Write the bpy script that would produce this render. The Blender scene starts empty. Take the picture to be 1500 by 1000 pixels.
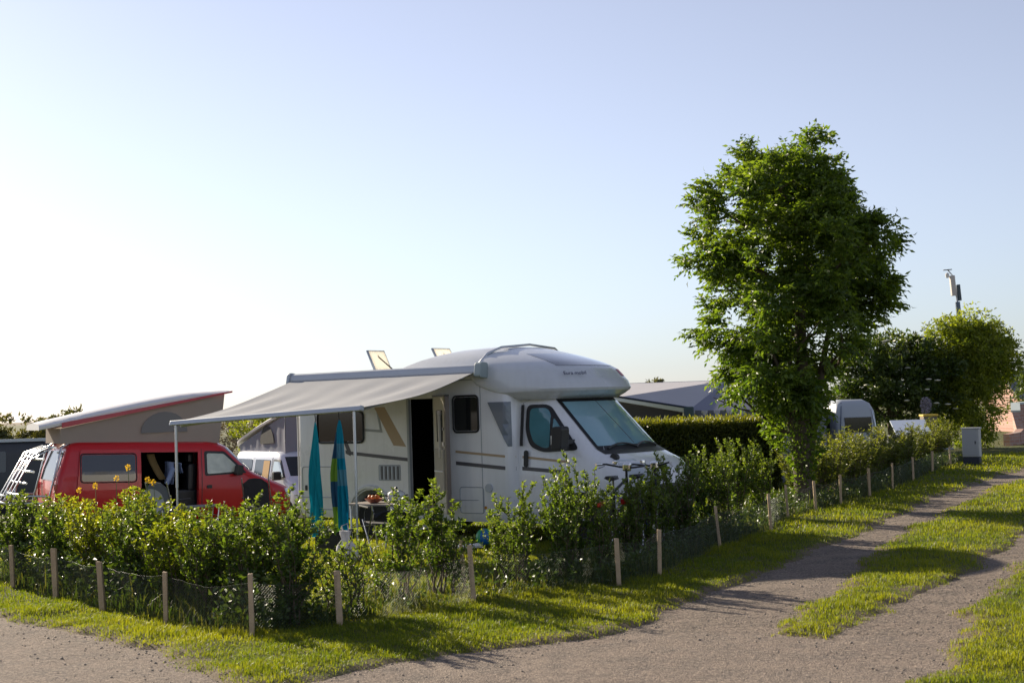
import bpy, bmesh, math, random
import numpy as np
from mathutils import Vector, Matrix

SC = bpy.context.scene
COL = SC.collection
R = math.radians

# ------------------------------------------------------------------ camera
CAM_H = 1.9
PITCH, ROLL = R(2.56), R(1.8)
cam = bpy.data.cameras.new('camera')
cam.lens = 50; cam.sensor_width = 36; cam.clip_start = .1; cam.clip_end = 6000
cam.dof.use_dof = True; cam.dof.focus_distance = 21; cam.dof.aperture_fstop = 5.0
camo = bpy.data.objects.new('camera', cam); COL.objects.link(camo)
_F = Vector((0, math.cos(PITCH), math.sin(PITCH))); _R0 = Vector((1, 0, 0)); _U0 = Vector((0, -math.sin(PITCH), math.cos(PITCH)))
_R = math.cos(ROLL)*_R0 - math.sin(ROLL)*_U0; _U = math.sin(ROLL)*_R0 + math.cos(ROLL)*_U0
camo.matrix_world = Matrix(((_R.x, _U.x, -_F.x, 0), (_R.y, _U.y, -_F.y, 0), (_R.z, _U.z, -_F.z, CAM_H), (0, 0, 0, 1)))
SC.camera = camo

# ------------------------------------------------------------------ sky and sun
SUN_EL = R(21.5); SUN_DIR = Vector((-.64, .77, 0)).normalized()      # horizontal direction towards the sun
w = bpy.data.worlds.new('World'); SC.world = w; w.use_nodes = True
nt = w.node_tree
sky = nt.nodes.new('ShaderNodeTexSky'); sky.sky_type = 'NISHITA'; sky.sun_disc = False
sky.sun_elevation = SUN_EL; sky.sun_rotation = math.atan2(SUN_DIR.x, SUN_DIR.y)
sky.air_density = 1.0; sky.dust_density = .25; sky.ozone_density = 8.0; sky.altitude = 0
bg = nt.nodes['Background']; bg.inputs['Strength'].default_value = .068
_tn = nt.nodes.new('ShaderNodeMix'); _tn.data_type = 'RGBA'; _tn.blend_type = 'MULTIPLY'; _tn.inputs[0].default_value = 1; _tn.inputs[7].default_value = (1.07, .98, .94, 1)   # white balance
_hs = nt.nodes.new('ShaderNodeHueSaturation'); _hs.inputs['Saturation'].default_value = .55; nt.links.new(sky.outputs[0], _hs.inputs['Color']); nt.links.new(_hs.outputs[0], _tn.inputs[6]); nt.links.new(_tn.outputs[2], bg.inputs['Color'])
sl = bpy.data.lights.new('sun', 'SUN'); sl.energy = 4.3; sl.angle = R(.55); sl.color = (1, .87, .68)
slo = bpy.data.objects.new('sun', sl); COL.objects.link(slo)
_d = -(SUN_DIR*math.cos(SUN_EL) + Vector((0, 0, math.sin(SUN_EL))))
slo.rotation_euler = _d.to_track_quat('-Z', 'Y').to_euler(); slo.location = (-30, 40, 30)
SC.view_settings.view_transform = 'Standard'; SC.view_settings.look = 'None'
SC.view_settings.exposure = 1.18; SC.view_settings.gamma = 1
try: SC.view_settings.use_curve_mapping = False
except Exception: pass
SC.cycles.max_bounces = 8; SC.cycles.transparent_max_bounces = 8

# ------------------------------------------------------------------ materials
MATS = {}
def M(name, col, rough=.6, metal=0., spec=.5, noise=None, bump=None, coat=0., trans=0., streak=0.):
    if name in MATS: return MATS[name]
    m = bpy.data.materials.new(name); m.use_nodes = True; t = m.node_tree; b = t.nodes['Principled BSDF']
    b.inputs['Base Color'].default_value = (*col, 1); b.inputs['Roughness'].default_value = rough
    b.inputs['Metallic'].default_value = metal; b.inputs['Specular IOR Level'].default_value = spec
    b.inputs['Coat Weight'].default_value = coat; b.inputs['Coat Roughness'].default_value = .06
    b.inputs['Transmission Weight'].default_value = trans
    tc = t.nodes.new('ShaderNodeTexCoord')
    if noise:
        sc_, amt = noise
        n = t.nodes.new('ShaderNodeTexNoise'); n.inputs['Scale'].default_value = sc_; n.inputs['Detail'].default_value = 6
        t.links.new(tc.outputs['Object'], n.inputs['Vector'])
        mx = t.nodes.new('ShaderNodeMix'); mx.data_type = 'RGBA'
        mx.inputs[6].default_value = (*[max(0, c*(1-amt)) for c in col], 1); mx.inputs[7].default_value = (*[min(1, c*(1+amt)) for c in col], 1)
        t.links.new(n.outputs['Fac'], mx.inputs[0]); t.links.new(mx.outputs[2], b.inputs['Base Color'])
        rr = t.nodes.new('ShaderNodeMapRange'); rr.inputs['To Min'].default_value = max(0, rough-.08); rr.inputs['To Max'].default_value = min(1, rough+.1)
        t.links.new(n.outputs['Fac'], rr.inputs['Value']); t.links.new(rr.outputs[0], b.inputs['Roughness'])
    if bump:
        n2 = t.nodes.new('ShaderNodeTexNoise'); n2.inputs['Scale'].default_value = bump[0]; n2.inputs['Detail'].default_value = 4
        t.links.new(tc.outputs['Object'], n2.inputs['Vector'])
        bp = t.nodes.new('ShaderNodeBump'); bp.inputs['Strength'].default_value = bump[1]; bp.inputs['Distance'].default_value = .02
        t.links.new(n2.outputs['Fac'], bp.inputs['Height']); t.links.new(bp.outputs[0], b.inputs['Normal'])
    if streak:   # rain streaks and road grime running down the panels
        mp = t.nodes.new('ShaderNodeMapping'); mp.inputs['Scale'].default_value = (9, 9, .7); t.links.new(tc.outputs['Object'], mp.inputs['Vector'])
        n3 = t.nodes.new('ShaderNodeTexNoise'); n3.inputs['Scale'].default_value = 1.6; n3.inputs['Detail'].default_value = 7; t.links.new(mp.outputs[0], n3.inputs['Vector'])
        rp = t.nodes.new('ShaderNodeMapRange'); rp.inputs['From Min'].default_value = .45; rp.inputs['From Max'].default_value = .75; rp.inputs['To Max'].default_value = streak
        t.links.new(n3.outputs['Fac'], rp.inputs['Value']); dm = t.nodes.new('ShaderNodeMix'); dm.data_type = 'RGBA'; dm.inputs[7].default_value = (.22,.20,.16,1)
        src = b.inputs['Base Color'].links[0].from_socket if b.inputs['Base Color'].links else None
        if src: t.links.new(src, dm.inputs[6])
        else: dm.inputs[6].default_value = (*col, 1)
        t.links.new(rp.outputs[0], dm.inputs[0]); t.links.new(dm.outputs[2], b.inputs['Base Color'])
    MATS[name] = m
    return m

def leafmat(name, c1, c2, rough=.38, transl=.35, tcol=None, spec=.5):
    m = bpy.data.materials.new(name); m.use_nodes = True; t = m.node_tree; b = t.nodes['Principled BSDF']
    at = t.nodes.new('ShaderNodeAttribute'); at.attribute_name = 'tint'
    mx = t.nodes.new('ShaderNodeMix'); mx.data_type = 'RGBA'
    mx.inputs[6].default_value = (*c1, 1); mx.inputs[7].default_value = (*c2, 1)
    oi = t.nodes.new('ShaderNodeObjectInfo'); va = t.nodes.new('ShaderNodeMath'); va.operation = 'MULTIPLY_ADD'; va.inputs[1].default_value = .36; t.links.new(oi.outputs['Random'], va.inputs[0])
    vb = t.nodes.new('ShaderNodeMath'); vb.operation = 'SUBTRACT'; vb.inputs[1].default_value = .18; t.links.new(at.outputs['Fac'], vb.inputs[0]); t.links.new(vb.outputs[0], va.inputs[2])   # each plant a little lighter or darker
    t.links.new(va.outputs[0], mx.inputs[0]); t.links.new(mx.outputs[2], b.inputs['Base Color'])
    b.inputs['Roughness'].default_value = rough; b.inputs['Specular IOR Level'].default_value = spec
    tr = t.nodes.new('ShaderNodeBsdfTranslucent')
    mul = t.nodes.new('ShaderNodeMix'); mul.data_type = 'RGBA'; mul.blend_type = 'MULTIPLY'; mul.inputs[0].default_value = 1
    t.links.new(mx.outputs[2], mul.inputs[6]); mul.inputs[7].default_value = (*(tcol or (2.4, 2.2, .7)), 1); mul.clamp_result = False
    t.links.new(mul.outputs[2], tr.inputs['Color'])
    ms = t.nodes.new('ShaderNodeMixShader'); ms.inputs[0].default_value = transl
    t.links.new(b.outputs[0], ms.inputs[1]); t.links.new(tr.outputs[0], ms.inputs[2])
    t.links.new(ms.outputs[0], t.nodes['Material Output'].inputs['Surface'])
    MATS[name] = m
    return m

def fabric(name, col, transl=.25, rough=.85, noise=None):
    m = M(name, col, rough, noise=noise, spec=.2); t = m.node_tree; b = t.nodes['Principled BSDF']
    tr = t.nodes.new('ShaderNodeBsdfTranslucent'); tr.inputs['Color'].default_value = (*col, 1)
    ms = t.nodes.new('ShaderNodeMixShader'); ms.inputs[0].default_value = transl
    t.links.new(b.outputs[0], ms.inputs[1]); t.links.new(tr.outputs[0], ms.inputs[2])
    t.links.new(ms.outputs[0], t.nodes['Material Output'].inputs['Surface'])
    return m

def groundmat(name, cols, scales, bump=.5, bscale=90, vor=None, rough=.95, soil=None, relief=None):
    # layered noise colours in object space
    m = bpy.data.materials.new(name); m.use_nodes = True; t = m.node_tree; b = t.nodes['Principled BSDF']
    b.inputs['Roughness'].default_value = rough; b.inputs['Specular IOR Level'].default_value = .25
    tc = t.nodes.new('ShaderNodeTexCoord'); prev = None
    for i, (c, s) in enumerate(zip(cols[1:], scales)):
        n = t.nodes.new('ShaderNodeTexNoise'); n.inputs['Scale'].default_value = s; n.inputs['Detail'].default_value = 8; n.inputs['Roughness'].default_value = .65
        t.links.new(tc.outputs['Object'], n.inputs['Vector'])
        rp = t.nodes.new('ShaderNodeValToRGB'); rp.color_ramp.elements[0].position = .42; rp.color_ramp.elements[1].position = .62
        t.links.new(n.outputs['Fac'], rp.inputs['Fac'])
        mx = t.nodes.new('ShaderNodeMix'); mx.data_type = 'RGBA'; mx.inputs[7].default_value = (*c, 1)
        if prev is None: mx.inputs[6].default_value = (*cols[0], 1)
        else: t.links.new(prev, mx.inputs[6])
        t.links.new(rp.outputs['Color'], mx.inputs[0]); prev = mx.outputs[2]
    if soil:
        at = t.nodes.new('ShaderNodeAttribute'); at.attribute_name = 'tint'; mx = t.nodes.new('ShaderNodeMix'); mx.data_type = 'RGBA'; mx.inputs[7].default_value = (*soil, 1)
        t.links.new(at.outputs['Fac'], mx.inputs[0]); t.links.new(prev, mx.inputs[6]); prev = mx.outputs[2]
    n = t.nodes.new('ShaderNodeTexNoise'); n.inputs['Scale'].default_value = bscale; n.inputs['Detail'].default_value = 5
    t.links.new(tc.outputs['Object'], n.inputs['Vector'])
    h = n.outputs['Fac']
    if vor:
        v = t.nodes.new('ShaderNodeTexVoronoi'); v.inputs['Scale'].default_value = vor
        t.links.new(tc.outputs['Object'], v.inputs['Vector'])
        # single pebbles get their own shade
        mp = t.nodes.new('ShaderNodeMapRange'); mp.inputs['To Min'].default_value = .72; mp.inputs['To Max'].default_value = 1.3
        sp = t.nodes.new('ShaderNodeSeparateColor'); t.links.new(v.outputs['Color'], sp.inputs[0]); t.links.new(sp.outputs[0], mp.inputs['Value'])
        mm = t.nodes.new('ShaderNodeMix'); mm.data_type = 'RGBA'; mm.blend_type = 'MULTIPLY'; mm.inputs[0].default_value = 1
        cb = t.nodes.new('ShaderNodeCombineColor')
        for k in range(3): t.links.new(mp.outputs[0], cb.inputs[k])
        t.links.new(prev, mm.inputs[6]); t.links.new(cb.outputs[0], mm.inputs[7]); prev = mm.outputs[2]
        ad = t.nodes.new('ShaderNodeMath'); ad.operation = 'SUBTRACT'
        t.links.new(n.outputs['Fac'], ad.inputs[0]); t.links.new(v.outputs['Distance'], ad.inputs[1]); h = ad.outputs[0]
    bp = t.nodes.new('ShaderNodeBump'); bp.inputs['Strength'].default_value = bump; bp.inputs['Distance'].default_value = .02
    t.links.new(h, bp.inputs['Height']); t.links.new(bp.outputs[0], b.inputs['Normal'])
    for sc_, st_, di_ in relief or ():   # ruts, dips and lumps that the low sun picks out
        n4 = t.nodes.new('ShaderNodeTexNoise'); n4.inputs['Scale'].default_value = sc_; n4.inputs['Detail'].default_value = 3; t.links.new(tc.outputs['Object'], n4.inputs['Vector'])
        b2 = t.nodes.new('ShaderNodeBump'); b2.inputs['Strength'].default_value = st_; b2.inputs['Distance'].default_value = di_
        t.links.new(n4.outputs['Fac'], b2.inputs['Height']); t.links.new(b2.outputs[0], bp.inputs['Normal']); bp = b2
    t.links.new(prev, b.inputs['Base Color'])
    MATS[name] = m
    return m

# ------------------------------------------------------------------ mesh helpers
def mesh_np(name, V, loops, sizes, mat, parent=None, tint=None, smooth=False):
    """V (n,3), loops flat index array, sizes per-face vertex counts"""
    me = bpy.data.meshes.new(name)
    V = np.ascontiguousarray(V, np.float32); loops = np.ascontiguousarray(loops, np.int32); sizes = np.ascontiguousarray(sizes, np.int32)
    me.vertices.add(len(V)); me.vertices.foreach_set('co', V.ravel())
    me.loops.add(len(loops)); me.loops.foreach_set('vertex_index', loops)
    me.polygons.add(len(sizes))
    st = np.zeros(len(sizes), np.int32); st[1:] = np.cumsum(sizes)[:-1]
    me.polygons.foreach_set('loop_start', st)
    if tint is not None:
        a = me.attributes.new('tint', 'FLOAT', 'FACE'); a.data.foreach_set('value', np.ascontiguousarray(tint, np.float32))
    me.update(calc_edges=True); me.validate()
    if smooth: me.shade_smooth()
    me.materials.append(mat)
    o = bpy.data.objects.new(name, me); COL.objects.link(o)
    if parent: o.parent = parent
    return o

class MB:
    def __init__(s): s.v = []; s.f = []
    def add(s, vs, fs):
        n = len(s.v); s.v += [tuple(v) for v in vs]; s.f += [tuple(i+n for i in f) for f in fs]; return s
    def box(s, a, b, rot=None, at=(0, 0, 0)):
        x0, y0, z0 = a; x1, y1, z1 = b
        vs = [Vector(p) for p in ((x0,y0,z0),(x1,y0,z0),(x1,y1,z0),(x0,y1,z0),(x0,y0,z1),(x1,y0,z1),(x1,y1,z1),(x0,y1,z1))]
        if rot is not None: vs = [rot @ v for v in vs]
        vs = [v+Vector(at) for v in vs]
        return s.add(vs, [(0,3,2,1),(4,5,6,7),(0,1,5,4),(1,2,6,5),(2,3,7,6),(3,0,4,7)])
    def tube(s, pts, r, n=8, closed=False, cap=True):
        pts = [Vector(p) for p in pts]; k = len(pts); rs = r if isinstance(r, (list, tuple)) else [r]*k
        vs = []; up = None
        for i, p in enumerate(pts):
            a = pts[(i-1) % k] if (i > 0 or closed) else p; b = pts[(i+1) % k] if (i < k-1 or closed) else p
            d = (b-a).normalized() if (b-a).length > 1e-9 else Vector((0, 0, 1))
            if up is None: up = d.orthogonal().normalized()
            up = (up - d*up.dot(d)); up = up.normalized() if up.length > 1e-6 else d.orthogonal().normalized()
            q = d.cross(up)
            for j in range(n):
                t = 2*math.pi*j/n; vs.append(p + (up*math.cos(t)+q*math.sin(t))*rs[i])
        fs = []
        for i in range(k if closed else k-1):
            for j in range(n):
                i2 = (i+1) % k; fs.append((i*n+j, i*n+(j+1) % n, i2*n+(j+1) % n, i2*n+j))
        if cap and not closed: fs += [tuple(range(n-1, -1, -1)), tuple((k-1)*n+j for j in range(n))]
        return s.add(vs, fs)
    def prism(s, poly, y0, y1, axis='y'):
        """poly in (x,z), extruded along y"""
        n = len(poly)
        if axis == 'y': vs = [(x, y0, z) for x, z in poly]+[(x, y1, z) for x, z in poly]
        elif axis == 'z': vs = [(x, z, y0) for x, z in poly]+[(x, z, y1) for x, z in poly]
        else: vs = [(y0, x, z) for x, z in poly]+[(y1, x, z) for x, z in poly]
        return s.add(vs, [tuple(range(n)), tuple(range(2*n-1, n-1, -1))]+[(i, i+n, (i+1) % n+n, (i+1) % n) for i in range(n)])
    def rings(s, rings, cap=True, closed=False):
        n = len(rings[0]); vs = [p for r_ in rings for p in r_]; fs = []
        for i in range(len(rings)-1):
            for j in range(n if True else n-1): fs.append((i*n+j, i*n+(j+1) % n, (i+1)*n+(j+1) % n, (i+1)*n+j))
        if cap: fs += [tuple(range(n-1, -1, -1)), tuple((len(rings)-1)*n+j for j in range(n))]
        return s.add(vs, fs)
    def lathe(s, prof, c=(0, 0, 0), n=20, axis='z'):
        rr = []
        for r_, z in prof:
            ring = []
            for j in range(n):
                t = 2*math.pi*j/n; a, b = r_*math.cos(t), r_*math.sin(t)
                p = (a, b, z) if axis == 'z' else ((a, z, b) if axis == 'y' else (z, a, b))
                ring.append((p[0]+c[0], p[1]+c[1], p[2]+c[2]))
            rr.append(ring)
        return s.rings(rr)
    def grid(s, P):
        """P[i][j] points"""
        a, b = len(P), len(P[0])
        return s.add([p for r_ in P for p in r_], [(i*b+j, i*b+j+1, (i+1)*b+j+1, (i+1)*b+j) for i in range(a-1) for j in range(b-1)])
    def obj(s, name, mat, parent=None, smooth=None, bevel=0, solid=0):
        me = bpy.data.meshes.new(name); me.from_pydata(s.v, [], s.f); me.validate()
        bm = bmesh.new(); bm.from_mesh(me)
        if solid: bmesh.ops.solidify(bm, geom=bm.faces[:], thickness=solid)
        else: bmesh.ops.recalc_face_normals(bm, faces=bm.faces[:])
        if bevel:
            es = [e for e in bm.edges if len(e.link_faces) == 2 and e.calc_face_angle(0) > .6]
            bmesh.ops.bevel(bm, geom=es, offset=bevel, segments=2, affect='EDGES', profile=.6)
        bm.to_mesh(me); bm.free()
        if smooth is not None:
            me.shade_smooth(); me.set_sharp_from_angle(angle=R(smooth))
        me.materials.append(mat)
        o = bpy.data.objects.new(name, me); COL.objects.link(o)
        if parent: o.parent = parent
        return o

def cut(o, cutter):
    """boolean difference with the MB cutter"""
    c = cutter.obj('cutter', o.data.materials[0]); c.matrix_world = o.matrix_world if not o.parent else Matrix()
    par = o.parent; o.parent = None; ml = o.matrix_local.copy(); o.matrix_world = Matrix(); c.matrix_world = Matrix()
    md = o.modifiers.new('b', 'BOOLEAN'); md.object = c; md.operation = 'DIFFERENCE'; md.solver = 'EXACT'
    dg = bpy.context.evaluated_depsgraph_get(); dg.update()
    me = bpy.data.meshes.new_from_object(o.evaluated_get(dg)); o.modifiers.remove(md)
    old = o.data; o.data = me; bpy.data.meshes.remove(old)
    cm = c.data; bpy.data.objects.remove(c); bpy.data.meshes.remove(cm)
    me.set_sharp_from_angle(angle=R(35))
    o.parent = par; o.matrix_local = ml

def thing(name, label, cat, loc=(0, 0, 0), rz=0, group=None):
    o = bpy.data.objects.new(name, None); COL.objects.link(o); o.empty_display_size = .2
    o.location = loc; o.rotation_euler = (0, 0, rz)
    return tag(o, label, cat, group)
def tag(o, label, cat, group=None):
    o['label'] = label; o['category'] = cat
    if group: o['group'] = group
    return o
def kind(o, k, label=None):
    o['kind'] = k
    if label: o['label'] = label
    return o
def copy_tree(o, parent=None):
    c = o.copy(); COL.objects.link(c); c.parent = parent
    for ch in list(o.children): copy_tree(ch, c)
    return c

def interp(tab, z):
    zs = [t[0] for t in tab]
    return [float(np.interp(z, zs, [t[k] for t in tab])) for k in range(1, len(tab[0]))]
class Shell:
    """vehicle skin: stack of rounded plan outlines; tab rows (z, x_rear, x_front, half_width); xs = where the front rounding starts"""
    def __init__(s, tab, xs, nf=5., rr=.08, yc=0.): s.tab, s.xs, s.nf, s.rr, s.yc = tab, xs, nf, rr, yc
    def ring(s, z):
        xr, xf, hw = interp(s.tab, z); pts = []; a = max(.02, xf-s.xs_(z)); xs = s.xs_(z); n = s.nf
        for i in range(25):
            t = -math.pi/2+math.pi*i/24; c, q = abs(math.cos(t)), math.sin(t)
            pts.append((xs+a*c**(2/n), s.yc+hw*math.copysign(abs(q)**(2/n), q), z))
        r = s.rr
        for i in range(5):
            t = math.pi/2*i/4; pts.append((xr+r-r*math.sin(t), s.yc+hw-r+r*math.cos(t), z))
        for i in range(5):
            t = math.pi/2*i/4; pts.append((xr+r-r*math.cos(t), s.yc-hw+r-r*math.sin(t), z))
        return pts
    def xs_(s, z): return s.xs(z) if callable(s.xs) else s.xs
    def build(s, zs): return MB().rings([s.ring(z) for z in zs])
    def y_at(s, x, z):
        xr, xf, hw = interp(s.tab, z); xs = s.xs_(z)
        if x <= xs: return hw
        u = min(1, (x-xs)/max(.02, xf-xs)); return hw*(1-u**s.nf)**(1/s.nf)
    def x_at(s, y, z):
        xr, xf, hw = interp(s.tab, z); xs = s.xs_(z); u = min(1, abs(y)/hw); return xs+(xf-xs)*(1-u**s.nf)**(1/s.nf)
    def side_panel(s, poly, eps=.006, th=.01, sgn=-1):
        """panel that follows the curved skin: poly in (x,z), diced finely, then wrapped on"""
        bm = bmesh.new(); bm.faces.new([bm.verts.new((x, 0, z)) for x, z in poly]); bmesh.ops.triangulate(bm, faces=bm.faces[:])
        if max(p[0] for p in poly) > s.xs_(sum(p[1] for p in poly)/len(poly))-.05 or max(p[1] for p in poly)-min(p[1] for p in poly) > .3:
            for _ in range(3):
                es = [e for e in bm.edges if e.calc_length() > .09]
                if es: bmesh.ops.subdivide_edges(bm, edges=es, cuts=1); bmesh.ops.triangulate(bm, faces=bm.faces[:])
        for v in bm.verts: v.co.y = s.yc+sgn*(s.y_at(v.co.x, v.co.z)+eps)
        bm.normal_update(); f0 = max(bm.faces, key=lambda f: f.calc_area())
        if f0.normal.y*sgn < 0: bmesh.ops.reverse_faces(bm, faces=bm.faces[:])
        bmesh.ops.solidify(bm, geom=bm.faces[:], thickness=abs(th))
        bm.verts.index_update(); m = MB(); m.add([tuple(v.co) for v in bm.verts], [tuple(v.index for v in f.verts) for f in bm.faces]); bm.free(); return m
    def front_panel(s, y0, y1, z0, z1, eps=.006, ny=14, nz=6, taper=0.):
        P = []
        for i in range(nz+1):
            z = z0+(z1-z0)*i/nz; k = 1-taper*(i/nz)
            P.append([(s.x_at((y0+(y1-y0)*j/ny)*k, z)+eps, s.yc+(y0+(y1-y0)*j/ny)*k, z) for j in range(ny+1)])
        return MB().grid(P)
def rrect(x0, z0, x1, z1, r=.05, n=4):
    out = []
    for cx, cz, a0 in ((x1-r, z0+r, -90), (x1-r, z1-r, 0), (x0+r, z1-r, 90), (x0+r, z0+r, 180)):
        for i in range(n+1):
            t = R(a0+90*i/n); out.append((cx+r*math.cos(t), cz+r*math.sin(t)))
    return out
def rpoly(pts, r=.06, n=4):
    """rounded polygon"""
    out = []; k = len(pts)
    for i in range(k):
        p = Vector(pts[i]); a = Vector(pts[i-1])-p; b = Vector(pts[(i+1) % k])-p
        q = min(r, a.length*.45, b.length*.45); A = p+a.normalized()*q; B = p+b.normalized()*q
        for j in range(n+1):
            t = j/n; out.append(tuple((1-t)**2*A+2*t*(1-t)*p+t*t*B))
    return out
def frame_tube(poly, y, r, name, mat, parent, n=6):
    return MB().tube([(x, y, z) for x, z in poly], r, n, closed=True).obj(name, mat, parent, smooth=60)

# ------------------------------------------------------------------ leaves and grass
def unit(a): return a/np.maximum(1e-9, np.linalg.norm(a, axis=1, keepdims=True))
def leaf_arrays(P, D, L, W, rng, fold=.35, droop=.25):
    """two-quad folded leaf per row: P base, D direction, L length, W width"""
    n = len(P); D = unit(D); rnd = unit(rng.normal(size=(n, 3)))
    S = unit(np.cross(D, rnd)); N = np.cross(S, D)
    L = L[:, None]; W = W[:, None]
    b = P; m = P+D*L*.5+N*L*.05; t = P+D*L-N*L*droop
    l = P+D*L*.45+S*W*.5+N*W*fold; r = P+D*L*.45-S*W*.5+N*W*fold
    V = np.stack([b, m, t, l, r], 1).reshape(-1, 3)
    base = (np.arange(n)*5)[:, None]
    loops = (base+np.array([[0, 1, 2, 3, 0, 4, 2, 1]])).reshape(-1)
    return V, loops, np.full(n*2, 4)
def leaf_obj(name, P, D, L, W, mat, rng, parent=None, tint=None, **k):
    V, lo, sz = leaf_arrays(P, D, L, W, rng, **k)
    t = rng.random(len(P)) if tint is None else tint
    return mesh_np(name, V, lo, sz, mat, parent, tint=np.repeat(t, 2))
def blades_obj(name, P, H, W, mat, rng, tint=None, lean=.45, parent=None):
    n = len(P); a = rng.random(n)*2*math.pi; d = np.stack([np.cos(a), np.sin(a), np.zeros(n)], 1); s = np.stack([-np.sin(a), np.cos(a), np.zeros(n)], 1)
    le = (rng.random(n)*lean)[:, None]; H = H[:, None]; W = W[:, None]
    up = np.array([[0, 0, 1.]])
    m = P+up*H*.55+d*H*le*.25; t = P+up*H*(1-.3*le)+d*H*le
    V = np.stack([P-s*W*.5, P+s*W*.5, m+s*W*.38, t, m-s*W*.38], 1).reshape(-1, 3)
    base = (np.arange(n)*5)[:, None]
    loops = (base+np.array([[0, 1, 2, 4, 4, 2, 3]])).reshape(-1); sizes = np.tile([4, 3], n)
    t_ = rng.random(n) if tint is None else tint
    return mesh_np(name, V, loops, sizes, mat, parent, tint=np.repeat(t_, 2))
def vnoise(x, y, seed=0):
    """smooth value noise, numpy"""
    xi = np.floor(x).astype(np.int64); yi = np.floor(y).astype(np.int64); fx = x-xi; fy = y-yi
    fx = fx*fx*(3-2*fx); fy = fy*fy*(3-2*fy)
    def h(a, b):
        n = (a*374761393+b*668265263+seed*982451653) & 0x7fffffff
        n = ((n ^ (n >> 13))*1274126177) & 0x7fffffff
        return ((n ^ (n >> 16)) & 0xffff)/65535.
    return (h(xi, yi)*(1-fx)+h(xi+1, yi)*fx)*(1-fy)+(h(xi, yi+1)*(1-fx)+h(xi+1, yi+1)*fx)*fy

# ================================================================== the setting
EDGE = [(-60,82),(-20,31.2),(-9,18.2),(-5.03,13.85),(-4.05,12.83),(-3.12,11.6),(-2.5,10.62),(-2.2,10.1),(-1.98,9.86),(-1.7,9.98),(-.84,10.7),(-.13,11.2),(.55,11.6),(1.03,12.19),(1.48,13.11),
        (2.04,14.33),(2.7,15.74),(3.79,18.04),(5.76,22.24),(8.72,28.37),(11.63,33.4),(16,40.9),(30,63),(60,112)]
ISL_L = [(1.95,11.42),(2.27,12.32),(2.82,13.49),(4.0,16.3),(5.2,19.1),(6.7,22.2),(9.6,28.0),(12.55,33),(16.9,40.3),(31,62.4),(61,111.4)]
ISL_R = [(2.40,11.22),(2.98,12.1),(3.88,13.68),(4.78,15.13),(6.1,17.85),(7.22,20.39),(8.35,22.6),(11.1,27.8),(14.0,32.6),(18.3,39.6),(32.4,61.6),(62.4,110.6)]
LAWN = [(1.2,4.0),(1.9,7.2),(2.61,9.41),(3.25,10.9),(3.99,12.55),(4.83,14.28),(5.75,16.1),(7.0,18.2),(9.3,22.2),(12.1,27.2),(15.0,32.0),(19.3,39.0),(33.4,61),(63.4,110)]
POLY_A = EDGE+[(60,900),(-900,900),(-900,82)]
POLY_B = ISL_L+ISL_R[::-1]
POLY_C = LAWN+[(400,110),(400,-40),(1.2,-40)]
def sdist(x, y, poly):
    """signed distance, positive inside"""
    d = np.full(x.shape, 1e9); ins = np.zeros(x.shape, bool); n = len(poly)
    for i in range(n):
        ax, ay = poly[i]; bx, by = poly[(i+1) % n]; ex, ey = bx-ax, by-ay
        t = np.clip(((x-ax)*ex+(y-ay)*ey)/(ex*ex+ey*ey), 0, 1)
        d = np.minimum(d, np.hypot(x-ax-t*ex, y-ay-t*ey))
        c = ((ay > y) != (by > y)) & (x < (bx-ax)*(y-ay)/((by-ay) if by != ay else 1e-9)+ax); ins ^= c
    return np.where(ins, d, -d)
def sstep(t): t = np.clip(t, 0, 1); return t*t*(3-2*t)
def grass_sd(x, y):
    s = np.maximum(np.maximum(sdist(x, y, POLY_A), sdist(x, y, POLY_B)), sdist(x, y, POLY_C))
    n = (vnoise(x*1.3, y*1.3, 1)-.5)*.26+(vnoise(x*5.5, y*5.5, 2)-.5)*.13+(vnoise(x*15, y*15, 3)-.5)*.09
    return s+n+.09*sstep((y-12.5)/3.)+.08*sstep((y-16)/4.)
def fall(x, y):
    return -np.minimum(1.4, .06*np.maximum(0, y-21.5))*sstep((1.0-x)/5.)
def gz(x, y):
    x = np.asarray(x, float); y = np.asarray(y, float)
    s = grass_sd(x, y); k = sstep((s+.09)/.26)
    z = -.03+.06*k+k*((vnoise(x*2.2, y*2.2, 4)-.5)*.03+(vnoise(x*7, y*7, 5)-.5)*.018)
    return z+fall(x, y)
def gz1(x, y): return float(gz(np.array([x]), np.array([y]))[0])

def axis(parts):
    a = []
    for lo, hi, st in parts: a += list(np.arange(lo, hi, st))
    return np.array(a)
gx = axis([(-900,-300,150),(-300,-60,30),(-60,-20,5),(-20,-8,.5),(-8,9,.075),(9,18,.2),(18,40,1),(40,100,6),(100,400,40),(400,1300,150)])
gy = axis([(-60,0,8),(0,8,.5),(8,19,.075),(19,32,.18),(32,60,.6),(60,140,5),(140,500,40),(500,2600,250)])
X, Y = np.meshgrid(gx, gy); Z = gz(X, Y); SG = grass_sd(X, Y)+(vnoise(X*3.7, Y*3.7, 41)-.5)*.3
nx, ny = len(gx), len(gy)
ii = (np.arange(ny-1)[:, None]*nx+np.arange(nx-1)[None]).ravel()
q = np.stack([ii, ii+1, ii+1+nx, ii+nx], 1)
m_ground = groundmat('lawn_soil', [(.06,.085,.012),(.085,.105,.016),(.045,.06,.01),(.11,.10,.035)], [.35, 2.5, 14], bump=.8, bscale=60, soil=(.15,.115,.075))
gro = kind(mesh_np('ground', np.stack([X, Y, Z], -1).reshape(-1, 3), q.ravel(), np.full(len(q), 4), m_ground, tint=1-sstep((SG.ravel()[ii]-.02)/.30), smooth=True), 'structure')

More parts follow.
